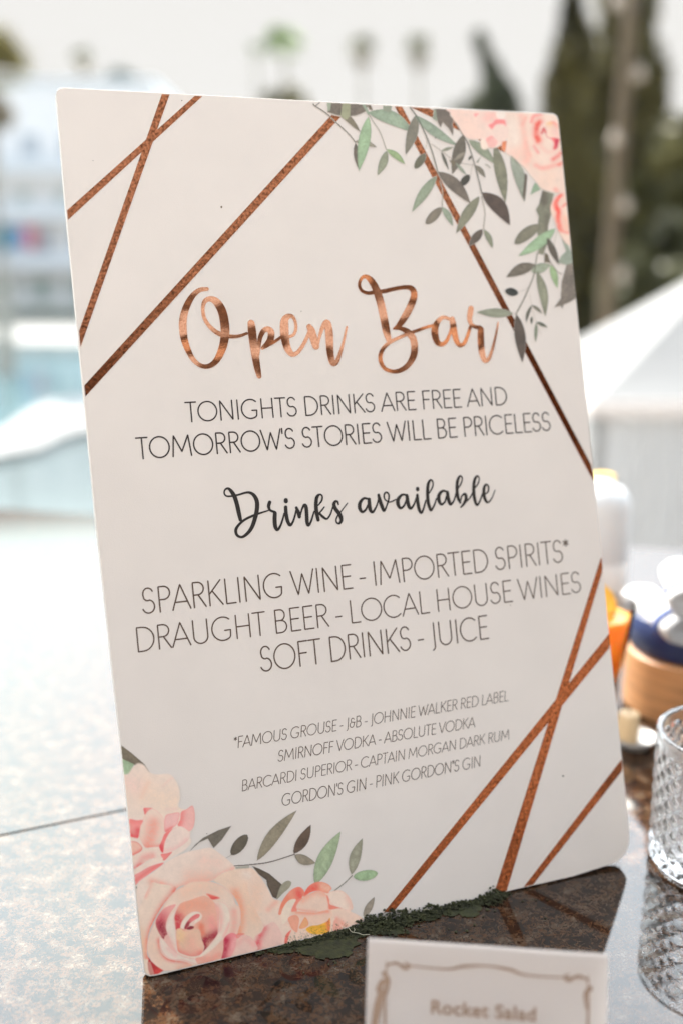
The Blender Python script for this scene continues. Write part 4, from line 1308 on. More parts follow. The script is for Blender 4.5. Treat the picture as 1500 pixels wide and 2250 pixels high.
    p.petal([(390, 90), (560, 100), (1180, 120), (1300, 200), (1340, 800), (1440, 1480), (1300, 1470), (1150, 1440), (1050, 1420), (980, 1390), (920, 1340), (850, 1240), (770, 1150), (700, 1060), (560, 930), (470, 850), (380, 790), (395, 600), (420, 350)], (218, 194, 180), soft=1.0,
            shades=[([(520, 850), (600, 780), (700, 900)], 150, (225, 184, 168), .7), ([(620, 200), (660, 420), (700, 700), (720, 920)], 60, (226, 176, 160), .8), ([(1000, 1300), (1100, 1200)], 150, (221, 190, 172), .6), ([(480, 300), (520, 600)], 100, (218, 200, 188), .7)])
    p.glow([(700, 220), (650, 320)], 36, (226, 156, 138), .55)
    p.line([(790, 290), (815, 220), (850, 175), (970, 152)], 3.0, (216, 128, 120), .55, soft=2.4)
    p.glow([(800, 280), (830, 200), (960, 155)], 36, (222, 140, 130), .6)
    p.glow([(930, 290), (880, 360), (870, 470), (910, 590)], 62, (216, 104, 84), .85)
    p.glow([(920, 310), (885, 400)], 34, (206, 80, 66), .6)
    p.petal([(940, 400), (980, 320), (1040, 300), (1060, 330), (1020, 380), (1000, 420), (960, 500)], (221, 192, 180), soft=2.2)
    p.petal([(1030, 330), (1060, 290), (1150, 270), (1230, 330), (1250, 480), (1240, 550), (1140, 555), (1070, 510), (1040, 430)], (223, 190, 174), shades=[([(1060, 300), (1110, 310)], 46, (228, 182, 134), .8), ([(1160, 290), (1220, 350)], 46, (224, 150, 134), .8), ([(1180, 430), (1230, 500)], 50, (222, 178, 170), .6)], soft=2.0)
    p.glow([(965, 470), (985, 420), (1000, 395), (1020, 450)], 22, (190, 66, 70), .9)
    p.line([(1000, 395), (1025, 450), (1045, 520), (1100, 555), (1180, 560)], 2.2, (194, 84, 82), .7, soft=1.6)
    p.petal([(1120, 558), (1180, 550), (1258, 572), (1240, 640), (1222, 710), (1180, 748), (1150, 720), (1165, 640)], (206, 84, 92), shades=[([(1210, 590), (1215, 690)], 36, (184, 58, 74), .85), ([(1150, 560), (1155, 700)], 30, (222, 130, 122), .7)], soft=2.2)
    p.glow([(960, 700), (1060, 780), (1150, 770)], 40, (224, 172, 158), .5)
    p.glow([(835, 690), (870, 740), (905, 790)], 26, (214, 118, 112), .55)
    p.glow([(1150, 905), (1230, 850), (1290, 790)], 42, (214, 104, 92), .7)
    p.glow([(860, 1000), (960, 1045), (1050, 1040), (1180, 1000), (1280, 980)], 40, (226, 150, 134), .65)
    p.glow([(1250, 990), (1290, 960)], 30, (214, 110, 96), .6)
    p.glow([(700, 620), (735, 740), (780, 850)], 24, (224, 168, 152), .5)
    p.glow([(1190, 1400), (1220, 1430)], 40, (228, 160, 144), .8)
    p.frame(1060, 400, 6.818)
    p.petal([(1005, 400), (1020, 320), (1060, 240), (1120, 190), (1200, 160), (1300, 200), (1340, 700), (1350, 960), (1310, 950), (1240, 920), (1190, 850), (1150, 780), (1100, 680), (1060, 560), (1020, 480)], (221, 196, 181), soft=1.0,
            shades=[([(1160, 200), (1100, 290), (1090, 360), (1130, 450), (1120, 560), (1150, 700)], 46, (221, 100, 82), .92), ([(1250, 320), (1190, 360)], 24, (222, 110, 90), .8), ([(1160, 720), (1220, 750), (1290, 760)], 24, (224, 120, 104), .7), ([(1230, 560), (1260, 680)], 70, (226, 174, 152), .7)], edge=((220, 170, 158), .4, 10))
    p.petal([(1135, 330), (1160, 240), (1220, 220), (1260, 280), (1200, 330), (1170, 370)], (222, 190, 174), soft=2.0)
    return p


paint_lower().mesh('flower_print', 0.00022, CLIP)
paint_upper().mesh('flower_print', 0.00022, CLIP)

# a few stray specks of dirt on the card
M_speck = mat('speck_brown', (0.16, 0.11, 0.06), 0.7)
for (x, y, r) in [(400, 221, 1.6), (487, 455, 2.5), (205, 353, 1.1), (662, 684, 1.2), (455, 1832, 1.2), (1236, 1705, 2.5), (1120, 1330, 1.4)]:
    q = Sv([(x + r * math.cos(a) * random.uniform(.6, 1.2), y + r * math.sin(a) * random.uniform(.6, 1.2)) for a in np.linspace(0, 2 * math.pi, 8)[:-1]])
    mesh_obj('speck', [(u, v, 0.00006) for u, v in q], [tuple(range(7))[::-1]], M_speck, sign)

# ------------------------------------------------------------------ crumbled green floral foam at the foot of the sign
M_foam = mat('dark_green_foam', (0.027, 0.027, 0.006), 0.9, var=0.45, scale=260, bump=0.6, bscale=900)


def foam():
    V, F = [], []
    ico = bmesh.new()
    bmesh.ops.create_icosphere(ico, subdivisions=1, radius=1.0)
    iv = np.array([v.co for v in ico.verts])
    fi = [[v.index for v in f.verts] for f in ico.faces]
    ico.free()

    def lump(c, r, flat):
        nonlocal V, F
        b0 = len(V)
        q = iv * RNG.uniform(.6, 1.25, (len(iv), 1)) * np.array([r * random.uniform(.8, 1.6), r * random.uniform(.8, 1.4), r * flat])
        q = q + np.array(c)
        q[:, 2] = np.maximum(q[:, 2], 0.00025 + 0.0002 * RNG.random(len(q)))
        V += [tuple(v) for v in q]
        F += [tuple(b0 + i for i in f) for f in fi]

    dens = [(560, .04), (600, .15), (650, .32), (690, .22), (740, .40), (775, .55), (805, 1.0), (850, 1.25), (885, 1.0), (905, .55), (940, .75), (970, .35), (1010, .5), (1035, .30), (1062, .55), (1078, 1.2), (1096, .5), (1118, 0.0)]
    xs_, ds_ = zip(*dens)
    front = Vector((-ex.y, ex.x, 0)) * -1.0
    for k in range(3300):
        px = random.uniform(560, 1120)
        h = np.interp(px, xs_, ds_)
        if random.random() > h + 0.06:
            continue
        py = 2119 - (px - 447) * 0.2386
        base = onz(px, py + 2, 0)
        off = abs(random.gauss(0, 0.0026)) * (0.4 + h)
        hz = max(0, 0.0066 * h * math.exp(-off / 0.004) * random.random() ** 0.7)
        r = random.uniform(0.0002, 0.0010)
        # the heap leans against the board: keep crumbs in front of its face
        lean = hz * 0.27
        c = base + front * (0.0012 + off) - front * lean
        lump((c.x, c.y, hz + r * 0.5), r, random.uniform(.5, 1.0))
    # flat smeared flakes further out
    for cx0, sg, wd, cnt in ((715, 42, 0.016, 170), (850, 26, 0.009, 60), (1012, 24, 0.009, 70), (625, 12, 0.004, 18), (930, 12, 0.005, 20)):
        for k in range(cnt):
            px = random.gauss(cx0, sg)
            py = 2119 - (px - 447) * 0.2386
            w = wd * math.exp(-((px - cx0) / (1.5 * sg)) ** 2)
            base = onz(px, py, 0) + front * random.uniform(0.002, 0.003 + w)
            lump((base.x, base.y, 0.0004), random.uniform(0.0008, 0.0034), 0.07)
    for k in range(60):
        px = random.uniform(480, 1180)
        py = 2119 - (px - 447) * 0.2386
        base = onz(px, py, 0) + front * random.uniform(0.003, 0.03)
        lump((base.x, base.y, 0.0004), random.uniform(0.0003, 0.0009), 0.6)
    return mesh_obj('floral_foam', V, F, M_foam)


tag(foam(), 'crumbled dark green floral foam heaped along the foot of the pale sign', 'floral foam', kind='stuff')
# a few loose dry fibres caught in it
bm = bmesh.new()
for fib in ([(764, 2036), (770, 2046), (776, 2049), (779, 2043), (777, 2039)], [(772, 2048), (786, 2050), (797, 2054), (812, 2053)], [(930, 2000), (936, 1996), (942, 1999)]):
    tube(bm, [onz(x, y, 0.004 + 0.0004 * k) for k, (x, y) in enumerate(fib)], 0.00013, 5)
tag(bm_obj('dry_fibres', bm, mat('dry_straw', (0.55, 0.50, 0.36), 0.7)), 'pale dry straw fibres caught in the green foam crumbs', 'straw', kind='stuff')

# ------------------------------------------------------------------ tent card in front
M_card = mat('white_card', (0.86, 0.79, 0.73), 0.6, bump=0.05, bscale=900)
CH = 0.07
cA, cB = onz(808, 2060, CH), onz(1335, 2096, CH)
cx_ = (cB - cA).normalized()
CWID = (cB - cA).length
cback = Vector((-cx_.y, cx_.x, 0))
card = thing('table_card', 'small white tented place card with brown lettering and ornate frame, before the sign', 'card')
mid = (cA + cB) / 2
card.location = (mid.x, mid.y, 0.0)
card.rotation_euler = (0, 0, math.atan2(cx_.y, cx_.x))
LEAN = 0.020


def card_panel(name, sgn):
    bm = bmesh.new()
    w, t_ = CWID / 2, 0.0006
    rows = []
    for (y, z) in ((0.0, CH), (0.0010 * sgn, CH - 0.0012), (0.0022 * sgn, CH - 0.005), (LEAN * sgn, 0.0006)):
        rows.append((y, z))
    a = [[bm.verts.new((x, y, z)) for x in (-w, w)] for y, z in rows]
    for i in range(len(a) - 1):
        bm.faces.new((a[i][0], a[i][1], a[i + 1][1], a[i + 1][0]))
    r = bmesh.ops.solidify(bm, geom=list(bm.faces), thickness=t_)
    return bm_obj(name, bm, M_card, card)


card_panel('front_panel', -1)
card_panel('back_panel', 1)
# frame and words, on the front panel's slope
M_brown = mat('brown_ink', (0.42, 0.27, 0.18), 0.6)
# panel local frame: x across, v down the slope from the bend
sl = Vector((0, -(LEAN - 0.0022), -(CH - 0.005 - 0.0006)))
sl.normalize()
nrm_ = Vector((1, 0, 0)).cross(sl) * -1
if nrm_.y > 0:
    nrm_ = -nrm_
card_o = Vector((0, -0.0022, CH - 0.005))


def cpt(x, v, z=0.0009):
    return card_o + Vector((1, 0, 0)) * x + sl * v + nrm_ * z


def card_ribbon(name, strokes):
    V, F = [], []
    for k, (pts, wd) in enumerate(strokes):
        V2, F2 = [], []
        C = catmull([(x, v, wd_) for (x, v), wd_ in zip(pts, wd)], 5)
        ribbon(V2, F2, C[:, :2], C[:, 2], 0.0009 + 0.00002 * (k % 5), 0.00002, 0.0, caps=2)
        b0 = len(V)
        V += [tuple(cpt(x, v, z)) for x, v, z in V2]
        F += [tuple(b0 + i for i in f) for f in F2]
    return mesh_obj(name, V, F, M_brown, card)


hw_ = CWID / 2
fr = []
for s_ in (-1, 1):
    x0 = s_ * (hw_ - 0.0085)
    fr.append(([(x0, 0.004), (x0 + s_ * .0004, 0.02), (x0 - s_ * .0003, 0.04), (x0, 0.055)], (.0006, .0009, .0009, .0008)))
    fr.append(([(x0, 0.0055), (x0 - s_ * .004, 0.004), (x0 - s_ * .008, 0.0062), (x0 - s_ * .010, 0.0048), (x0 - s_ * .008, 0.0036)], (.0009, .0010, .0014, .0008, .0006)))
    fr.append(([(x0 + s_ * .0010, 0.009), (x0 - s_ * .001, 0.012), (x0 - s_ * .0002, 0.018)], (.0022, .0014, .0006)))
fr.append(([(-hw_ + .010, .0045), (-.018, .0052), (-.010, .0035), (0, .0026), (.010, .0035), (.018, .0054), (hw_ - .010, .0050)], (.0005, .0008, .0013, .0008, .0013, .0008, .0005)))
fr.append(([(-hw_ + .0065, .017), (-hw_ + .0050, .024), (-hw_ + .0036, .034), (-hw_ + .003, .045), (-hw_ + .0036, .056)], (.0030, .0034, .0026, .0022, .0018)))
fr.append(([(-hw_ + .0095, .0125), (-hw_ + .0070, .0125), (-hw_ + .0050, .016)], (.0016, .0024, .002)))
card_ribbon('corner_frame', fr)
cu = bpy.data.curves.new('words', 'FONT')
cu.body = 'Rocket Salad'
cu.size = 0.0082
cu.align_x = 'CENTER'
cu.offset = 0.00018
cu.space_character = 1.06
tmp = bpy.data.objects.new('words', cu)
COL.objects.link(tmp)
bpy.context.view_layer.update()
me = bpy.data.meshes.new_from_object(tmp.evaluated_get(bpy.context.evaluated_depsgraph_get()))
bpy.data.objects.remove(tmp)
for v in me.vertices:
    v.co = cpt(v.co.x - 0.001, 0.0245 - v.co.y, 0.0010)
me.materials.clear()
me.materials.append(M_brown)
wo_ = bpy.data.objects.new('lettering', me)
COL.objects.link(wo_)
wo_.parent = card

# ------------------------------------------------------------------ cut-glass tumbler
M_glass = mat('clear_glass', (1.0, 1.0, 1.0), 0.13, trans=1.0, ior=1.5)


def tumbler(name, label, cx, cy, r, h, cat='glass', n=22):
    t_ = thing(name, label, cat, (cx, cy, 0.0))
    bm = bmesh.new()
    seg = 216
    rows = 6.5

    def cut(rr, z, a):
        if z < 0.004 or z > h - 0.0085 or rr < r - 0.0030:
            return rr
        v = (z - 0.004) / (h - 0.0125) * rows
        u = a / (2 * math.pi) * n
        d1 = abs(((u + v) % 1.0) - 0.5) * 2
        d2 = abs(((u - v) % 1.0) - 0.5) * 2
        f = min(1 - d1, 1 - d2)
        return rr - 0.0015 * (1 - f * 1.6 if f < 0.62 else 0.0)

    prof = [(r * 0.90, 0.0004), (r * 0.96, 0.0012), (r * 0.985, 0.003)]
    nz = 84
    for k in range(nz + 1):
        z = 0.004 + (h - 0.0125) * k / nz
        prof.append((r * (0.985 + 0.015 * k / nz), z))
    prof += [(r, h - 0.006), (r, h - 0.0012), (r - 0.0008, h - 0.0003), (r - 0.0022, h), (r - 0.0036, h - 0.0003), (r - 0.0044, h - 0.0015), (r - 0.0046, h * 0.5), (r - 0.0050, 0.014), (r * 0.80, 0.0095), (r * 0.5, 0.0088)]
    rg = lathe(bm, prof, seg, mod=cut)
    cap(bm, rg[0][::-1])
    cap(bm, rg[-1])
    o = bm_obj('vessel', bm, M_glass, t_)
    return t_


G0 = onz(1422, 1890)
GR = 0.044
GH = at(1440, 1610, G0.y).z
tumbler('glass_tumbler', 'clear diamond cut glass tumbler standing on the granite beside the place card', G0.x + GR * 1.02, G0.y, GR, GH)

# ------------------------------------------------------------------ drinks and tableware behind the sign's right edge
M_wood = mat('warm_wood', (0.36, 0.17, 0.065), 0.45, var=0.35, scale=14, stretch=(0.6, 0.6, 9.0), bump=0.1, bscale=60)
DX, DY, DR = 0.288, 0.797, 0.056
st = thing('wooden_stand', 'round wooden stand holding up a navy bowl, beside the sign', 'stand', (DX, DY, 0))
bm = bmesh.new()
rg = lathe(bm, [(DR - .003, 0.0), (DR, .003), (DR, .049), (DR - .003, .052)], 72)
cap(bm, rg[0][::-1])
cap(bm, rg[-1])
bm_obj('drum', bm, M_wood, st)
M_navy = mat('navy_glaze', (0.010, 0.022, 0.085), 0.35, var=0.15, scale=40)
bw = thing('navy_bowl', 'shallow navy blue bowl of rolled white napkins on the wooden stand', 'bowl', (DX, DY, 0.0522))
bm = bmesh.new()
rg = lathe(bm, [(DR - .006, 0.0), (DR - .001, .003), (DR + .001, .030), (DR - .0005, .031), (DR - .003, .029), (DR - .006, .008), (.02, .006)], 72)
cap(bm, rg[0][::-1])
cap(bm, rg[-1])
bm_obj('vessel', bm, M_navy, bw, smooth=True)
M_nap = mat('white_napkin_cloth', (0.42, 0.42, 0.42), 0.85, bump=0.3, bscale=500)
M_band = mat('navy_band', (0.012, 0.03, 0.12), 0.7)


def napkin(x, y, z, label, ang):
    t_ = thing('rolled_napkin', label, 'napkin', (x, y, z), ang, 'rolled napkins in the navy bowl')
    bm = bmesh.new()
    prof = []
    L_, R_ = 0.084, 0.0158
    for k in range(41):                               # a spiral end rather than a plain rod
        pass
    rings = lathe(bm, [(R_ * .55, -L_ / 2 + .004), (R_ * .9, -L_ / 2), (R_, -L_ / 2 + .004), (R_ * .97, -.016), (R_ * .93, 0), (R_ * .97, .016), (R_, L_ / 2 - .004), (R_ * .9, L_ / 2), (R_ * .55, L_ / 2 - .004)], 28,
                  mod=lambda r, zz, a: r * (1 + 0.03 * math.sin(3 * a + 40 * zz) + 0.02 * math.sin(7 * a)))
    cap(bm, rings[0][::-1])
    cap(bm, rings[-1])
    for v in bm.verts:
        v.co = Vector((v.co.x * 1.22, v.co.z, v.co.y * .8))
    bm_obj('roll', bm, M_nap, t_, smooth=True)
    bm = bmesh.new()
    lathe(bm, [(R_ * .96, -.0045), (R_ * 1.04, -.0043), (R_ * 1.04, .0043), (R_ * .96, .0045)], 28)
    for v in bm.verts:
        v.co = Vector((v.co.x * 1.22, v.co.z - .0245, v.co.y * .8))
    bm_obj('band', bm, M_band, t_, smooth=True)


for k, (dx_, dz_, a_) in enumerate([(-.0335, .034, .20), (-.0005, .034, -.12), (.0325, .034, .10), (-.0165, .0575, -.20), (.0165, .0575, .15)]):
    lab = ['leftmost rolled white napkin of the bottom row in the navy bowl', 'middle rolled white napkin of the bottom row in the navy bowl',
           'rightmost rolled white napkin of the bottom row in the navy bowl', 'left rolled white napkin of the second row above the navy bowl',
           'right rolled white napkin of the second row above the navy bowl', 'single rolled white napkin on top of the heap in the navy bowl'][k]
    napkin(DX + dx_, DY - 0.012 - .004 * (k % 2), 0.0522 + dz_ - .003, lab, a_)

# tapered glass of orange juice
gt = at(1396, 1322, 0.74)
jx = gt.x - 0.026
ju = thing('juice_glass', 'tapered glass of bright orange juice peeking out behind the sign', 'glass', (jx, 0.74, 0))
M_clear = mat('thin_clear_glass', (0.98, 0.98, 0.98), 0.05, trans=1.0, ior=1.12)
M_juice = mat('orange_juice', (0.95, 0.26, 0.008), 0.3, var=0.12, scale=60)
_jb = M_juice.node_tree.nodes['Principled BSDF']
_jb.inputs['Subsurface Weight'].default_value = 0.8
_jb.inputs['Subsurface Radius'].default_value = (0.03, 0.012, 0.003)
_jb.inputs['Subsurface Scale'].default_value = 1.0
bm = bmesh.new()
hj = gt.z
rg = lathe(bm, [(.019, .0004), (.020, .002), (.008, .006), (.006, .016), (.010, .026), (.019, hj * .55), (.026, hj - .001), (.0255, hj), (.025, hj - .001), (.018, hj * .55), (.009, .028), (.003, .026)], 48)
cap(bm, rg[0][::-1])
cap(bm, rg[-1])
bm_obj('vessel', bm, M_clear, ju, smooth=True)
bm = bmesh.new()
rg = lathe(bm, [(.003, .0268), (.0086, .0288), (.0174, hj * .55), (.0235, hj * .90), (.020, hj * .905)], 40)
cap(bm, rg[0][::-1])
cap(bm, rg[-1])
bm_obj('juice', bm, M_juice, ju, smooth=True)
bm = bmesh.new()
rg = lathe(bm, [(.0180, -.0016), (.0186, 0), (.0180, .0016)], 32)
cap(bm, rg[0][::-1])
cap(bm, rg[-1])
sl_ = bm_obj('fruit_slice', bm, mat('citrus_flesh', (0.85, 0.45, 0.05), 0.5, var=0.25, scale=120), ju)
sl_.location = (-.006, -.006, hj * .98)
sl_.rotation_euler = (math.radians(72), 0, .35)

# white bottle and yellow-capped bottle
M_whiteb = mat('white_bottle_plastic', (0.60, 0.60, 0.585), 0.35, var=0.03, scale=30)
tp = at(1385, 1062, 0.97)
bx = at(1384, 1120, 0.97).x - 0.031
wb = thing('white_bottle', 'plain white round-shouldered bottle behind the juice glass', 'bottle', (bx, 0.97, 0))
bm = bmesh.new()
zt = tp.z
rg = lathe(bm, [(.026, .0003), (.0295, .003), (.0305, .02), (.031, zt - .022), (.029, zt - .012), (.023, zt - .004), (.014, zt), (.012, zt + .002)], 48)
cap(bm, rg[0][::-1])
cap(bm, rg[-1])
bm_obj('body', bm, M_whiteb, wb, smooth=True)
bm = bmesh.new()
rg = lathe(bm, [(.0312, .02), (.0316, .0205), (.0316, .075), (.0312, .0755)], 48)
bm_obj('label_band', bm, mat('cream_label', (0.72, 0.69, 0.64), 0.6), wb, smooth=True)

yc = at(1322, 1044, 1.10)
yb = thing('juice_bottle', 'clear bottle with a bright yellow cap, half hidden behind the sign', 'bottle', (yc.x, 1.10, 0))
bm = bmesh.new()
zt = yc.z
rg = lathe(bm, [(.026, .0003), (.030, .004), (.030, zt * .5), (.026, zt * .66), (.011, zt * .82), (.0085, zt - .010)], 40)
cap(bm, rg[0][::-1])
cap(bm, rg[-1])
bm_obj('body', bm, mat('milky_bottle', (0.80, 0.78, 0.72), 0.25), yb, smooth=True)
bm = bmesh.new()
rg = lathe(bm, [(.0125, zt - .0125), (.0132, zt - .0118), (.0132, zt - .001), (.0122, zt)], 32)
cap(bm, rg[0][::-1])
cap(bm, rg[-1])
bm_obj('cap', bm, mat('yellow_cap', (0.85, 0.52, 0.02), 0.4), yb)
bm = bmesh.new()
rg = lathe(bm, [(.0105, zt * .835), (.0165, zt * .775), (.0215, zt * .72), (.0207, zt * .715)], 32)
bm_obj('neck_label', bm, mat('orange_label', (0.85, 0.25, 0.03), 0.5), yb)

# candle in a small dish
c0 = onz(1392, 1640)
dc = thing('votive_dish', 'little white dish on the granite between the sign and the tumbler', 'dish', (c0.x, c0.y, 0))
bm = bmesh.new()
rg = lathe(bm, [(.010, .0003), (.011, .002), (.016, .007), (.0168, .009), (.0155, .0085), (.0105, .0035), (.004, .003)], 40)
cap(bm, rg[0][::-1])
cap(bm, rg[-1])
bm_obj('dish', bm, mat('grey_white_ceramic', (0.34, 0.33, 0.32), 0.35), dc, smooth=True)
cd_ = thing('candle', 'short cream candle standing in the little white dish', 'candle', (c0.x - .005, c0.y + .002, .0034))
bm = bmesh.new()
rg = lathe(bm, [(.0078, .0002), (.008, .001), (.008, .022), (.0072, .0232), (.003, .0226)], 32)
cap(bm, rg[0][::-1])
cap(bm, rg[-1])
bm_obj('wax', bm, mat('cream_wax', (0.58, 0.42, 0.24), 0.45), cd_, smooth=True)
bm = bmesh.new()
tube(bm, [(0, 0, .022), (.0003, 0, .026), (.001, 0, .029)], .0005, 6)
bm_obj('wick', bm, mat('burnt_wick', (0.03, 0.025, 0.02), 0.9), cd_)

# ------------------------------------------------------------------ white pavilion on the lower terrace
M_canvas = mat('white_canvas', (0.21, 0.207, 0.202), 0.8, var=0.06, scale=2)
M_canvas2 = mat('grey_white_curtain', (0.52, 0.52, 0.515), 0.85, var=0.04, scale=2)
PY, PH = 9.35, 1.42
pe = at(1400, 885, PY - PH)
pcx = at(1574, 700, PY).x
eave = pe.z
apex = at(1574, 575, PY).z
pv = thing('pavilion', 'white canvas pavilion with a pyramid roof and closed curtains beyond the counter', 'pavilion', (pcx, PY, 0))
bm = bmesh.new()
N_ = 12


def roofz(u, v):
    m_ = max(abs(u), abs(v))
    return eave + (apex - eave) * (1 - m_) ** 1.12


gv = [[bm.verts.new((PH * (2 * i / N_ - 1), PH * (2 * j / N_ - 1), roofz(2 * i / N_ - 1, 2 * j / N_ - 1))) for j in range(N_ + 1)] for i in range(N_ + 1)]
for i in range(N_):
    for j in range(N_):
        q = (gv[i][j], gv[i + 1][j], gv[i + 1][j + 1], gv[i][j + 1])
        if (i < N_ / 2) == (j < N_ / 2):
            bm.faces.new((q[0], q[1], q[2]))
            bm.faces.new((q[0], q[2], q[3]))
        else:
            bm.faces.new((q[0], q[1], q[3]))
            bm.faces.new((q[1], q[2], q[3]))
bm_obj('roof', bm, M_canvas, pv)
bm = bmesh.new()
for s_ in (-1, 1):
    box(bm, -PH - .012, PH + .012, s_ * PH - .008, s_ * PH + .008, eave - .10, eave + .004)
    box(bm, s_ * PH - .008, s_ * PH + .008, -PH + .009, PH - .009, eave - .10, eave + .004)
bm_obj('valance', bm, mat('cream_valance', (0.70, 0.64, 0.60), 0.85), pv)
for s_ in (-1, 1):
    for q_ in (-1, 1):
        bm = bmesh.new()
        box(bm, s_ * (PH - .10) - .035, s_ * (PH - .10) + .035, q_ * (PH - .10) - .035, q_ * (PH - .10) + .035, GZ + .003, eave - .01)
        bm_obj('post', bm, M_canvas, pv)
for nm_, (x0, y0, x1, y1) in (('curtain', (-PH + .14, -PH + .06, PH - .14, -PH + .06)), ('curtain', (-PH + .06, PH - .14, -PH + .06, -PH + .14)), ('curtain', (PH - .06, -PH + .14, PH - .06, PH - .14)), ('curtain', (PH - .14, PH - .06, -PH + .14, PH - .06))):
    bm = bmesh.new()
    d_ = Vector((x1 - x0, y1 - y0, 0))
    n_ = Vector((-d_.y, d_.x, 0)).normalized()
    up, lo = [], []
    for k in range(161):
        f_ = k / 160
        p_ = Vector((x0, y0, 0)) + d_ * f_
        w_ = .022 * math.sin(f_ * 2 * math.pi * 21) + .01 * math.sin(f_ * 2 * math.pi * 8 + 1)
        up.append(bm.verts.new((p_ + n_ * w_ * .5) + Vector((0, 0, eave - .02))))
        lo.append(bm.verts.new((p_ + n_ * w_) + Vector((0, 0, GZ + .04))))
    for k in range(160):
        bm.faces.new((up[k], up[k + 1], lo[k + 1], lo[k]))
    bm_obj(nm_, bm, M_canvas2, pv, smooth=True)

# ------------------------------------------------------------------ foliage
def leaves_mesh(name, pts, size, m, parent, upright=0.0, jitter=0.5, hue=((0.05, 0.075, 0.02), (0.11, 0.12, 0.03)), clump=None, aspect=2.2):
    """many small leaf faces spread through the crown; every face has its own leaf colour"""
    n = len(pts)
    d = RNG.normal(size=(n, 3))
    d[:, 2] += upright * 3
    d /= np.linalg.norm(d, axis=1)[:, None]
    e = np.cross(d, RNG.normal(size=(n, 3)))
    e /= np.linalg.norm(e, axis=1)[:, None]
    L = size * (1 + jitter * RNG.uniform(-1, 1, n))[:, None]
    W = L / aspect
    V = np.stack([pts - d * L / 2, pts + e * W / 2, pts + d * L / 2, pts - e * W / 2], 1).reshape(-1, 3)
    me = bpy.data.meshes.new(name)
    me.vertices.add(4 * n)
    me.vertices.foreach_set('co', V.astype(np.float32).ravel())
    me.loops.add(4 * n)
    me.loops.foreach_set('vertex_index', np.arange(4 * n, dtype=np.int32))
    me.polygons.add(n)
    me.polygons.foreach_set('loop_start', np.arange(n, dtype=np.int32) * 4)
    me.update(calc_edges=True)
    f = RNG.random(n) if clump is None else np.clip(clump + 0.25 * RNG.normal(size=n), 0, 1)
    a, b_ = np.array(hue[0]), np.array(hue[1])
    col = a + (b_ - a) * f[:, None]
    c4 = np.ones((n, 4, 4), np.float32)
    c4[:, :, :3] = col[:, None]
    ca = me.color_attributes.new('Col', 'FLOAT_COLOR', 'POINT')
    ca.data.foreach_set('color', c4.ravel())
    me.materials.append(m)
    o = bpy.data.objects.new(name, me)
    COL.objects.link(o)
    o.parent = parent
    return o


M_leaf = mat('leaf', (0.07, 0.09, 0.03), 0.55, attr='Col')
M_bark = mat('bark', (0.12, 0.08, 0.05), 0.9, var=0.3, scale=6, stretch=(1, 1, .2))


def blobs(n, centers, radii):
    """points inside a union of ellipsoids, thicker towards their shells; returns points and a clump number"""
    k = RNG.integers(0, len(centers), n)
    c = np.asarray(centers)[k]
    r = np.asarray(radii)[k]
    if r.ndim == 1:
        r = r[:, None] * np.ones(3)
    d = RNG.normal(size=(n, 3))
    d /= np.linalg.norm(d, axis=1)[:, None]
    rad = RNG.random(n) ** 0.45
    tone = RNG.random(len(centers))[k]
    return c + d * r * rad[:, None], tone


def cypress(name, label, base, top, prof, n, size, hue, group='tall dark cypresses'):
    """base and top as points; prof(t) -> radius"""
    t_ = thing(name, label, 'tree', (base.x, base.y, GZ), 0, group)
    H_ = top.z - GZ
    dx, dy = top.x - base.x, top.y - base.y
    bm = bmesh.new()
    tube(bm, [(0, 0, -.05), (dx * .1, dy * .1, H_ * .1), (dx * .5, dy * .5, H_ * .5), (dx * .95, dy * .95, H_ * .95)], [prof(.2) * .16 + .06, prof(.2) * .13 + .05, .06, .015], 9)
    bm_obj('trunk', bm, M_bark, t_)
    cs, rs = [], []
    for k in range(190):
        f = RNG.random() ** 0.85 * .97 + .03
        R_ = prof(f)
        a = RNG.random() * 2 * math.pi
        q = R_ * (0.25 + 0.55 * RNG.random())
        s_ = R_ * (.28 + .22 * RNG.random())
        cs.append((dx * f + q * math.cos(a), dy * f + q * math.sin(a), H_ * f))
        rs.append((s_, s_, s_ * 2.0 + .12))
    P, tone = blobs(n, cs, rs)
    P[:, 2] = np.clip(P[:, 2], 0.15, H_ * 1.01)
    leaves_mesh('crown', P, size, M_leaf, t_, upright=.6, hue=hue, clump=tone)
    return t_


DARK = ((0.013, 0.014, 0.003), (0.145, 0.118, 0.022))
b1, t1 = at(1232, 700, 18), at(1264, -70, 18)
cypress('cypress_tree', 'dark cypress with a thin tip, just right of the sign corner', Vector((b1.x, 18, GZ)), t1, lambda f: 1.45 * (1 - f) ** .95 * (0.72 + .28 * min(1, f / .2)) + .03, 70000, .20, DARK)
b2, t2 = at(1338, 700, 19.2), at(1394, -260, 19.2)
cypress('cypress_tree', 'tallest dark cypress, directly behind the leaning wooden pole', Vector((b2.x, 19.2, GZ)), t2, lambda f: 1.12 * (1 - f) ** .5 * (0.8 + .2 * min(1, f / .2)) + .03, 70000, .20, DARK)


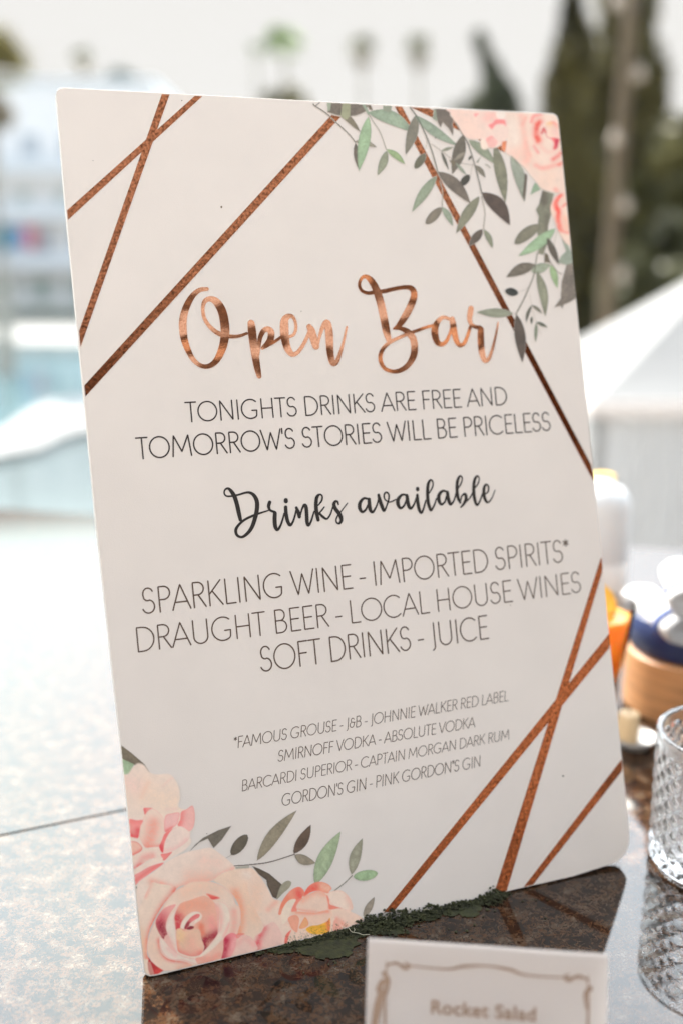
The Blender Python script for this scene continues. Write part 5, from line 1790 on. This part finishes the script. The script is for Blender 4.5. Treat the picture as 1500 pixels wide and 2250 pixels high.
def bushy(name, label, c, r, n, size, hue, group=None, trunk_r=.09, flat=1.0):
    t_ = thing(name, label, 'tree', (c.x, c.y, GZ), 0, group)
    h = c.z - GZ
    bm = bmesh.new()
    tube(bm, [(0, 0, -.05), (.03, 0, h * .4), (-.04, .05, h * .75), (0, 0, h)], [trunk_r * 1.4, trunk_r, trunk_r * .8, trunk_r * .3], 9)
    for k in range(6):
        a = k * 1.05
        tube(bm, [(0, 0, h * .62), (r * .3 * math.cos(a), r * .3 * math.sin(a), h * .8), (r * .65 * math.cos(a), r * .65 * math.sin(a), h + r * .2)], [trunk_r * .5, trunk_r * .35, trunk_r * .12], 6)
    bm_obj('trunk', bm, M_bark, t_)
    cs, rs = [], []
    for k in range(60):
        d = RNG.normal(size=3)
        d /= np.linalg.norm(d)
        q = RNG.random() ** .5 * .8
        cs.append((d[0] * r * q, d[1] * r * q, h + d[2] * r * q * flat))
        rs.append(r * (.14 + .20 * RNG.random()))
    P, tone = blobs(n, cs, rs)
    leaves_mesh('crown', P, size, M_leaf, t_, hue=hue, clump=tone)
    return t_


OLV = ((0.035, 0.040, 0.010), (0.16, 0.14, 0.035))
bushy('garden_tree', 'olive and yellow leafed tree at the right edge behind the cypresses', at(1530, 440, 17), 1.15, 30000, .25, OLV, 'bushy garden trees', flat=1.35)
bushy('garden_tree', 'darker low tree under the olive leafed one at the right edge', at(1500, 650, 15.5), 1.25, 30000, .25, ((0.022, 0.028, 0.008), (0.09, 0.085, 0.02)), 'bushy garden trees')
bushy('garden_tree', 'dense dark shrub tree low behind the pole and pavilion', at(1395, 720, 16.5), 1.1, 13000, .17, ((0.014, 0.02, 0.006), (0.05, 0.055, 0.016)), 'bushy garden trees')

# crooked tree whose bent tip shows above the sign
HAZY = ((0.055, 0.065, 0.035), (0.15, 0.16, 0.08))
ct = thing('crooked_conifer', 'dark conifer with a crooked leaning tip above the sign', 'tree', (at(1095, 700, 34).x, 34, GZ))
path = [at(1095, 700, 34), at(1100, 300, 34), at(1096, 220, 34), at(1086, 165, 34), at(1066, 120, 34), at(1046, 72, 34)]
loc_ = Vector(ct.location)
bm = bmesh.new()
tube(bm, [(0, 0, -.05)] + [p - loc_ for p in path[1:]], [.16, .11, .09, .06, .04, .015], 8)
bm_obj('trunk', bm, M_bark, ct)
cs, rs = [], []
wid = [(300, .75), (235, .60), (200, .42), (165, .27), (120, .13), (72, .06)]
yy = [w[0] for w in wid][::-1]
ww = [w[1] for w in wid][::-1]
for k in range(120):
    y_ = random.uniform(72, 330)
    xx = np.interp(y_, [72, 120, 165, 220, 300, 330], [1046, 1066, 1086, 1096, 1100, 1100])
    w_ = np.interp(y_, yy, ww)
    p_ = at(xx, y_, 34 + random.uniform(-1, 1) * w_) - loc_
    cs.append((p_.x + random.uniform(-1, 1) * w_ * .8, p_.y, p_.z))
    rs.append(.12 + .32 * w_)
P, tone = blobs(9000, cs, rs)
leaves_mesh('crown', P, .22, M_leaf, ct, hue=((0.03, 0.038, 0.016), (0.09, 0.10, 0.04)), clump=tone)
bushy('garden_tree', 'rounded green tree top just showing over the sign left of the crooked conifer', at(1040, 262, 36), .95, 6000, .24, HAZY, 'bushy garden trees')
bushy('garden_tree', 'round olive tree top showing over the middle of the sign', at(628, 232, 42), .92, 6000, .26, ((0.14, 0.135, 0.065), (0.26, 0.23, 0.11)), 'bushy garden trees')


def palm(label, crown, trunk_r, leaf_l, n, hue, skirt=True, group='fan palms beyond the pool'):
    t_ = thing('palm_tree', label, 'tree', (crown.x, crown.y, GZ), 0, group)
    h = crown.z - GZ
    bm = bmesh.new()
    tube(bm, [(0, 0, -.05), (.1, 0, h * .3), (.05, .05, h * .7), (0, 0, h)], [trunk_r * 1.5, trunk_r, trunk_r * .9, trunk_r * .8], 9)
    bm_obj('trunk', bm, mat('palm_bark', (0.40, 0.37, 0.32), 0.9, var=.2, scale=4), t_)
    for nm_, up, cnt, hu in (('crown', 1, n, hue), ('dead_fronds', -1, int(n * .7), ((0.22, 0.17, 0.10), (0.34, 0.27, 0.17)))):
        if nm_ == 'dead_fronds' and not skirt:
            continue
        bm = bmesh.new()
        cols = []
        for k in range(cnt):
            a = RNG.random() * 2 * math.pi
            el = RNG.uniform(-.1, 1.3) if up > 0 else RNG.uniform(-1.45, -.7)
            L_ = leaf_l * RNG.uniform(.75, 1.1) * (1 if up > 0 else .9)
            o_ = Vector((math.cos(a) * math.cos(el), math.sin(a) * math.cos(el), math.sin(el)))
            sd = o_.cross(Vector((0, 0, 1))).normalized()
            base_ = Vector((0, 0, h))
            hub = base_ + o_ * L_ * .45
            f_ = RNG.random()
            # a stalk and a fan of pointed leaflets
            q = [base_, base_ + sd * .015, hub + sd * .015, hub]
            bm.faces.new([bm.verts.new(p) for p in q])
            for j in range(7):
                b_ = (j - 3) * .34
                dr = (o_ * math.cos(b_) + sd * math.sin(b_) - Vector((0, 0, .25))).normalized()
                w_ = o_.cross(dr)
                tip = hub + dr * L_ * .58
                sd2 = dr.cross(o_.cross(sd)).normalized() * L_ * .06
                bm.faces.new([bm.verts.new(p) for p in (hub, hub + dr * L_ * .3 + sd2, tip, hub + dr * L_ * .3 - sd2)])
        me_o = bm_obj(nm_, bm, mat(nm_ + '_leaf', tuple((np.array(hu[0]) + np.array(hu[1])) / 2), .6, var=.35, scale=1.5), t_)
    return t_


PG = ((0.17, 0.175, 0.10), (0.25, 0.245, 0.15))
palm('left one of the two slim fan palms above the sign', at(795, 112, 66), .16, 1.0, 46, PG)
palm('right one of the two slim fan palms above the sign, nearer the conifer', at(919, 112, 66), .16, 1.05, 46, PG)
palm('small pale fan palm above the hotel roof on the left', at(184, 132, 80), .16, 1.0, 34, ((0.16, 0.17, 0.11), (0.22, 0.22, 0.15)))
palm('fresh bright green palm crown over the middle of the sign', at(626, 112, 50), .14, 1.15, 40, ((0.13, 0.22, 0.03), (0.22, 0.34, 0.06)), skirt=False)
palm('pale thin palm just left of the bright green palm', at(562, 118, 70), .14, .8, 22, ((0.16, 0.20, 0.10), (0.22, 0.26, 0.15)), skirt=False)
palm('broad yellowish palm at the left edge of the view', at(-36, 172, 30), .20, 1.5, 90, ((0.22, 0.20, 0.06), (0.34, 0.28, 0.11)))
bushy('garden_tree', 'grey green treetop beyond the hotel roof at upper left', at(262, 190, 76), 1.5, 5000, .35, ((0.14, 0.17, 0.15), (0.22, 0.25, 0.22)), 'bushy garden trees', flat=.8)

# ------------------------------------------------------------------ leaning pole with small globes
pp = [at(1285, 1220, 12.0), at(1328, 714, 12.0), at(1353, 405, 12.0), at(1381, 64, 12.0), at(1397, -130, 12.0)]
pl = thing('wooden_pole', 'leaning pale wooden pole hung with small round globes before the cypresses', 'pole', (pp[0].x, 12.0, GZ))
loc_ = Vector(pl.location)
bm = bmesh.new()
q0 = Vector((0, 0, -.1))
tube(bm, [q0] + [p - loc_ for p in pp[1:]], [.088, .078, .074, .070, .066], 14)
bm_obj('shaft', bm, mat('weathered_wood', (0.105, 0.074, 0.040), 0.8, var=.25, scale=5, stretch=(3, 3, .5)), pl, smooth=True)
M_globe = mat('tan_globe', (0.40, 0.33, 0.26), 0.4)
for (gx, gy) in ((1352, 8), (1402, 166), (1350, 309), (1372, 455), (1366, 606)):
    bm = bmesh.new()
    c_ = at(gx, gy, 11.86) - loc_
    bmesh.ops.create_uvsphere(bm, u_segments=20, v_segments=12, radius=.062)
    for v in bm.verts:
        v.co += c_
    pr = bmesh.ops.create_cone(bm, cap_ends=True, segments=10, radius1=.03, radius2=.03, depth=.05)
    for v in pr['verts']:
        v.co += c_ + Vector((0, 0, .08))
    bm_obj('globe', bm, M_globe, pl, smooth=True)

# ------------------------------------------------------------------ white hotel across the pool
HY = 60.0
M_hw = mat('white_render', (0.84, 0.85, 0.85), 0.85, var=0.04, scale=.4)
M_rail = mat('pale_blue_parapet', (0.66, 0.72, 0.76), 0.8)
M_win = mat('hazed_blue_grey_glass', (0.46, 0.52, 0.57), 0.12, var=.2, scale=.5)  # panes painted paler in place of thicker haze
M_dkwin = mat('hazed_green_glass', (0.38, 0.46, 0.44), 0.12)  # haze paleness put into this glass colour too
ho = thing('hotel', 'white hotel with rows of balconies across the pool at left', 'building', (at(100, 600, HY).x, HY, GZ))
hx = lambda px: at(px, 600, HY).x - ho.location.x
zz = lambda py: at(100, py, HY).z - GZ
roof = zz(181)
X0, X1 = hx(-340), hx(350)
bm = bmesh.new()
box(bm, X0, X1, 0.9, 10, -.05, roof)
bm_obj('wall', bm, M_hw, ho)
bm = bmesh.new()
box(bm, X0 - .1, X1 + .1, .75, 10.1, roof + .002, roof + .30)
bm_obj('roof_parapet', bm, M_rail, ho)
for (ya, yb_) in ((382, 350), (482, 452), (590, 560)):
    bm = bmesh.new()
    box(bm, X0, X1, -.45, .898, zz(ya), zz(ya) + .16)
    fl = bm_obj('balcony', bm, M_hw, ho)
    bm = bmesh.new()
    box(bm, X0, X1, -.45, -.37, zz(ya) + .162, zz(yb_) + .1)
    bm_obj('railing', bm, M_rail, fl)
for row, (ya, yb_) in enumerate(((342, 290), (462, 415), (556, 505), (664, 606))):
    for px in range(-310, 330, 88):
        x_ = hx(px + (12, -4, 20, 6)[row])
        w_ = (1.15, .75, 1.2, 1.7)[row]
        bm = bmesh.new()
        box(bm, x_, x_ + w_, .84, .9, zz(ya), zz(yb_))
        fr_ = bm_obj('window', bm, M_hw, ho)
        bm = bmesh.new()
        box(bm, x_ + .06, x_ + w_ - .06, .825, .838, zz(ya) + .06, zz(yb_) - .06)
        bm_obj('pane', bm, (M_win, M_dkwin, M_win, M_dkwin)[row], fr_)
for nm_, lab, px0, px1, c_ in (('beach_towel', 'teal blue beach towel hung over the hotel balcony at far left', 2, 34, (0.02, 0.26, 0.36)), ('beach_towel', 'violet blue beach towel hung between the teal and pink ones', 38, 60, (0.20, 0.28, 0.50)), ('beach_towel', 'pink beach towel hung over the hotel balcony near the sign edge', 63, 88, (0.62, 0.20, 0.24))):
    a_, b_ = at(px0, 540, HY), at(px1, 540, HY)
    za, zb = at(60, 498, HY).z, at(60, 546, HY).z
    bm = bmesh.new()
    box(bm, a_.x, b_.x, HY - .50, HY - .465, zb, za, .01)
    tag(bm_obj(nm_, bm, mat(nm_ + '_cloth', c_, .9, var=.15, scale=3)), lab, 'towel', 'towels hung on the hotel balcony')

# low hedge along the far pool edge
hd = thing('hedge', 'low green planting along the hotel front by the pool', 'hedge', (at(60, 700, 56).x, 56, GZ))
P = np.stack([RNG.uniform(-9, 6, 6000), RNG.uniform(-.5, .5, 6000), RNG.random(6000) * .45], 1)
leaves_mesh('foliage', P, .3, M_leaf, hd, hue=((0.22, 0.29, 0.21), (0.34, 0.38, 0.28)))

# ------------------------------------------------------------------ the light summer haze over the pool and gardens
bm = bmesh.new()
box(bm, -130, 130, -12, 140, GZ - 1.0, 16)
hz_m = bpy.data.materials.new('pale_haze')
hz_m.use_nodes = True
hn = hz_m.node_tree
hn.nodes.remove(hn.nodes['Principled BSDF'])
pv_ = hn.nodes.new('ShaderNodeVolumePrincipled')
pv_.inputs['Color'].default_value = (0.95, 0.97, 1.0, 1)
pv_.inputs['Density'].default_value = 0.00015
hn.links.new(pv_.outputs[0], hn.nodes['Material Output'].inputs['Volume'])
hz_o = bm_obj('haze', bm, hz_m)
tag(hz_o, 'thin pale summer haze over the pool terrace and gardens', 'haze', kind='stuff')

# ------------------------------------------------------------------ unseen roof added behind the camera to put dark bands in the copper
cn = thing('added_blocker_roof', 'unseen dark roof on posts added behind the camera to darken the copper reflections', 'light blocker', (2.88, -3.2, -0.95), math.radians(42))
M_blocker = mat('blocker_dark_timber', (0.055, 0.035, 0.022), 0.7, var=.3, scale=4, stretch=(6, .5, 1))
bm = bmesh.new()
box(bm, -3.4, 3.4, -1.9, 1.9, 2.60, 2.70)
bm_obj('blocker_deck', bm, M_blocker, cn)
for k in range(7):
    bm = bmesh.new()
    x_ = -3.0 + 1.0 * k
    box(bm, x_ - .04, x_ + .04, -1.95, 1.95, 2.46, 2.598)
    bm_obj('blocker_beam', bm, M_blocker, cn)
for (x_, y_) in ((-3.2, -1.75), (3.2, -1.75), (-3.2, 1.75), (3.2, 1.75)):
    bm = bmesh.new()
    box(bm, x_ - .06, x_ + .06, y_ - .06, y_ + .06, 0.002, 2.459)
    bm_obj('post', bm, M_blocker, cn)  # post of the added unseen roof
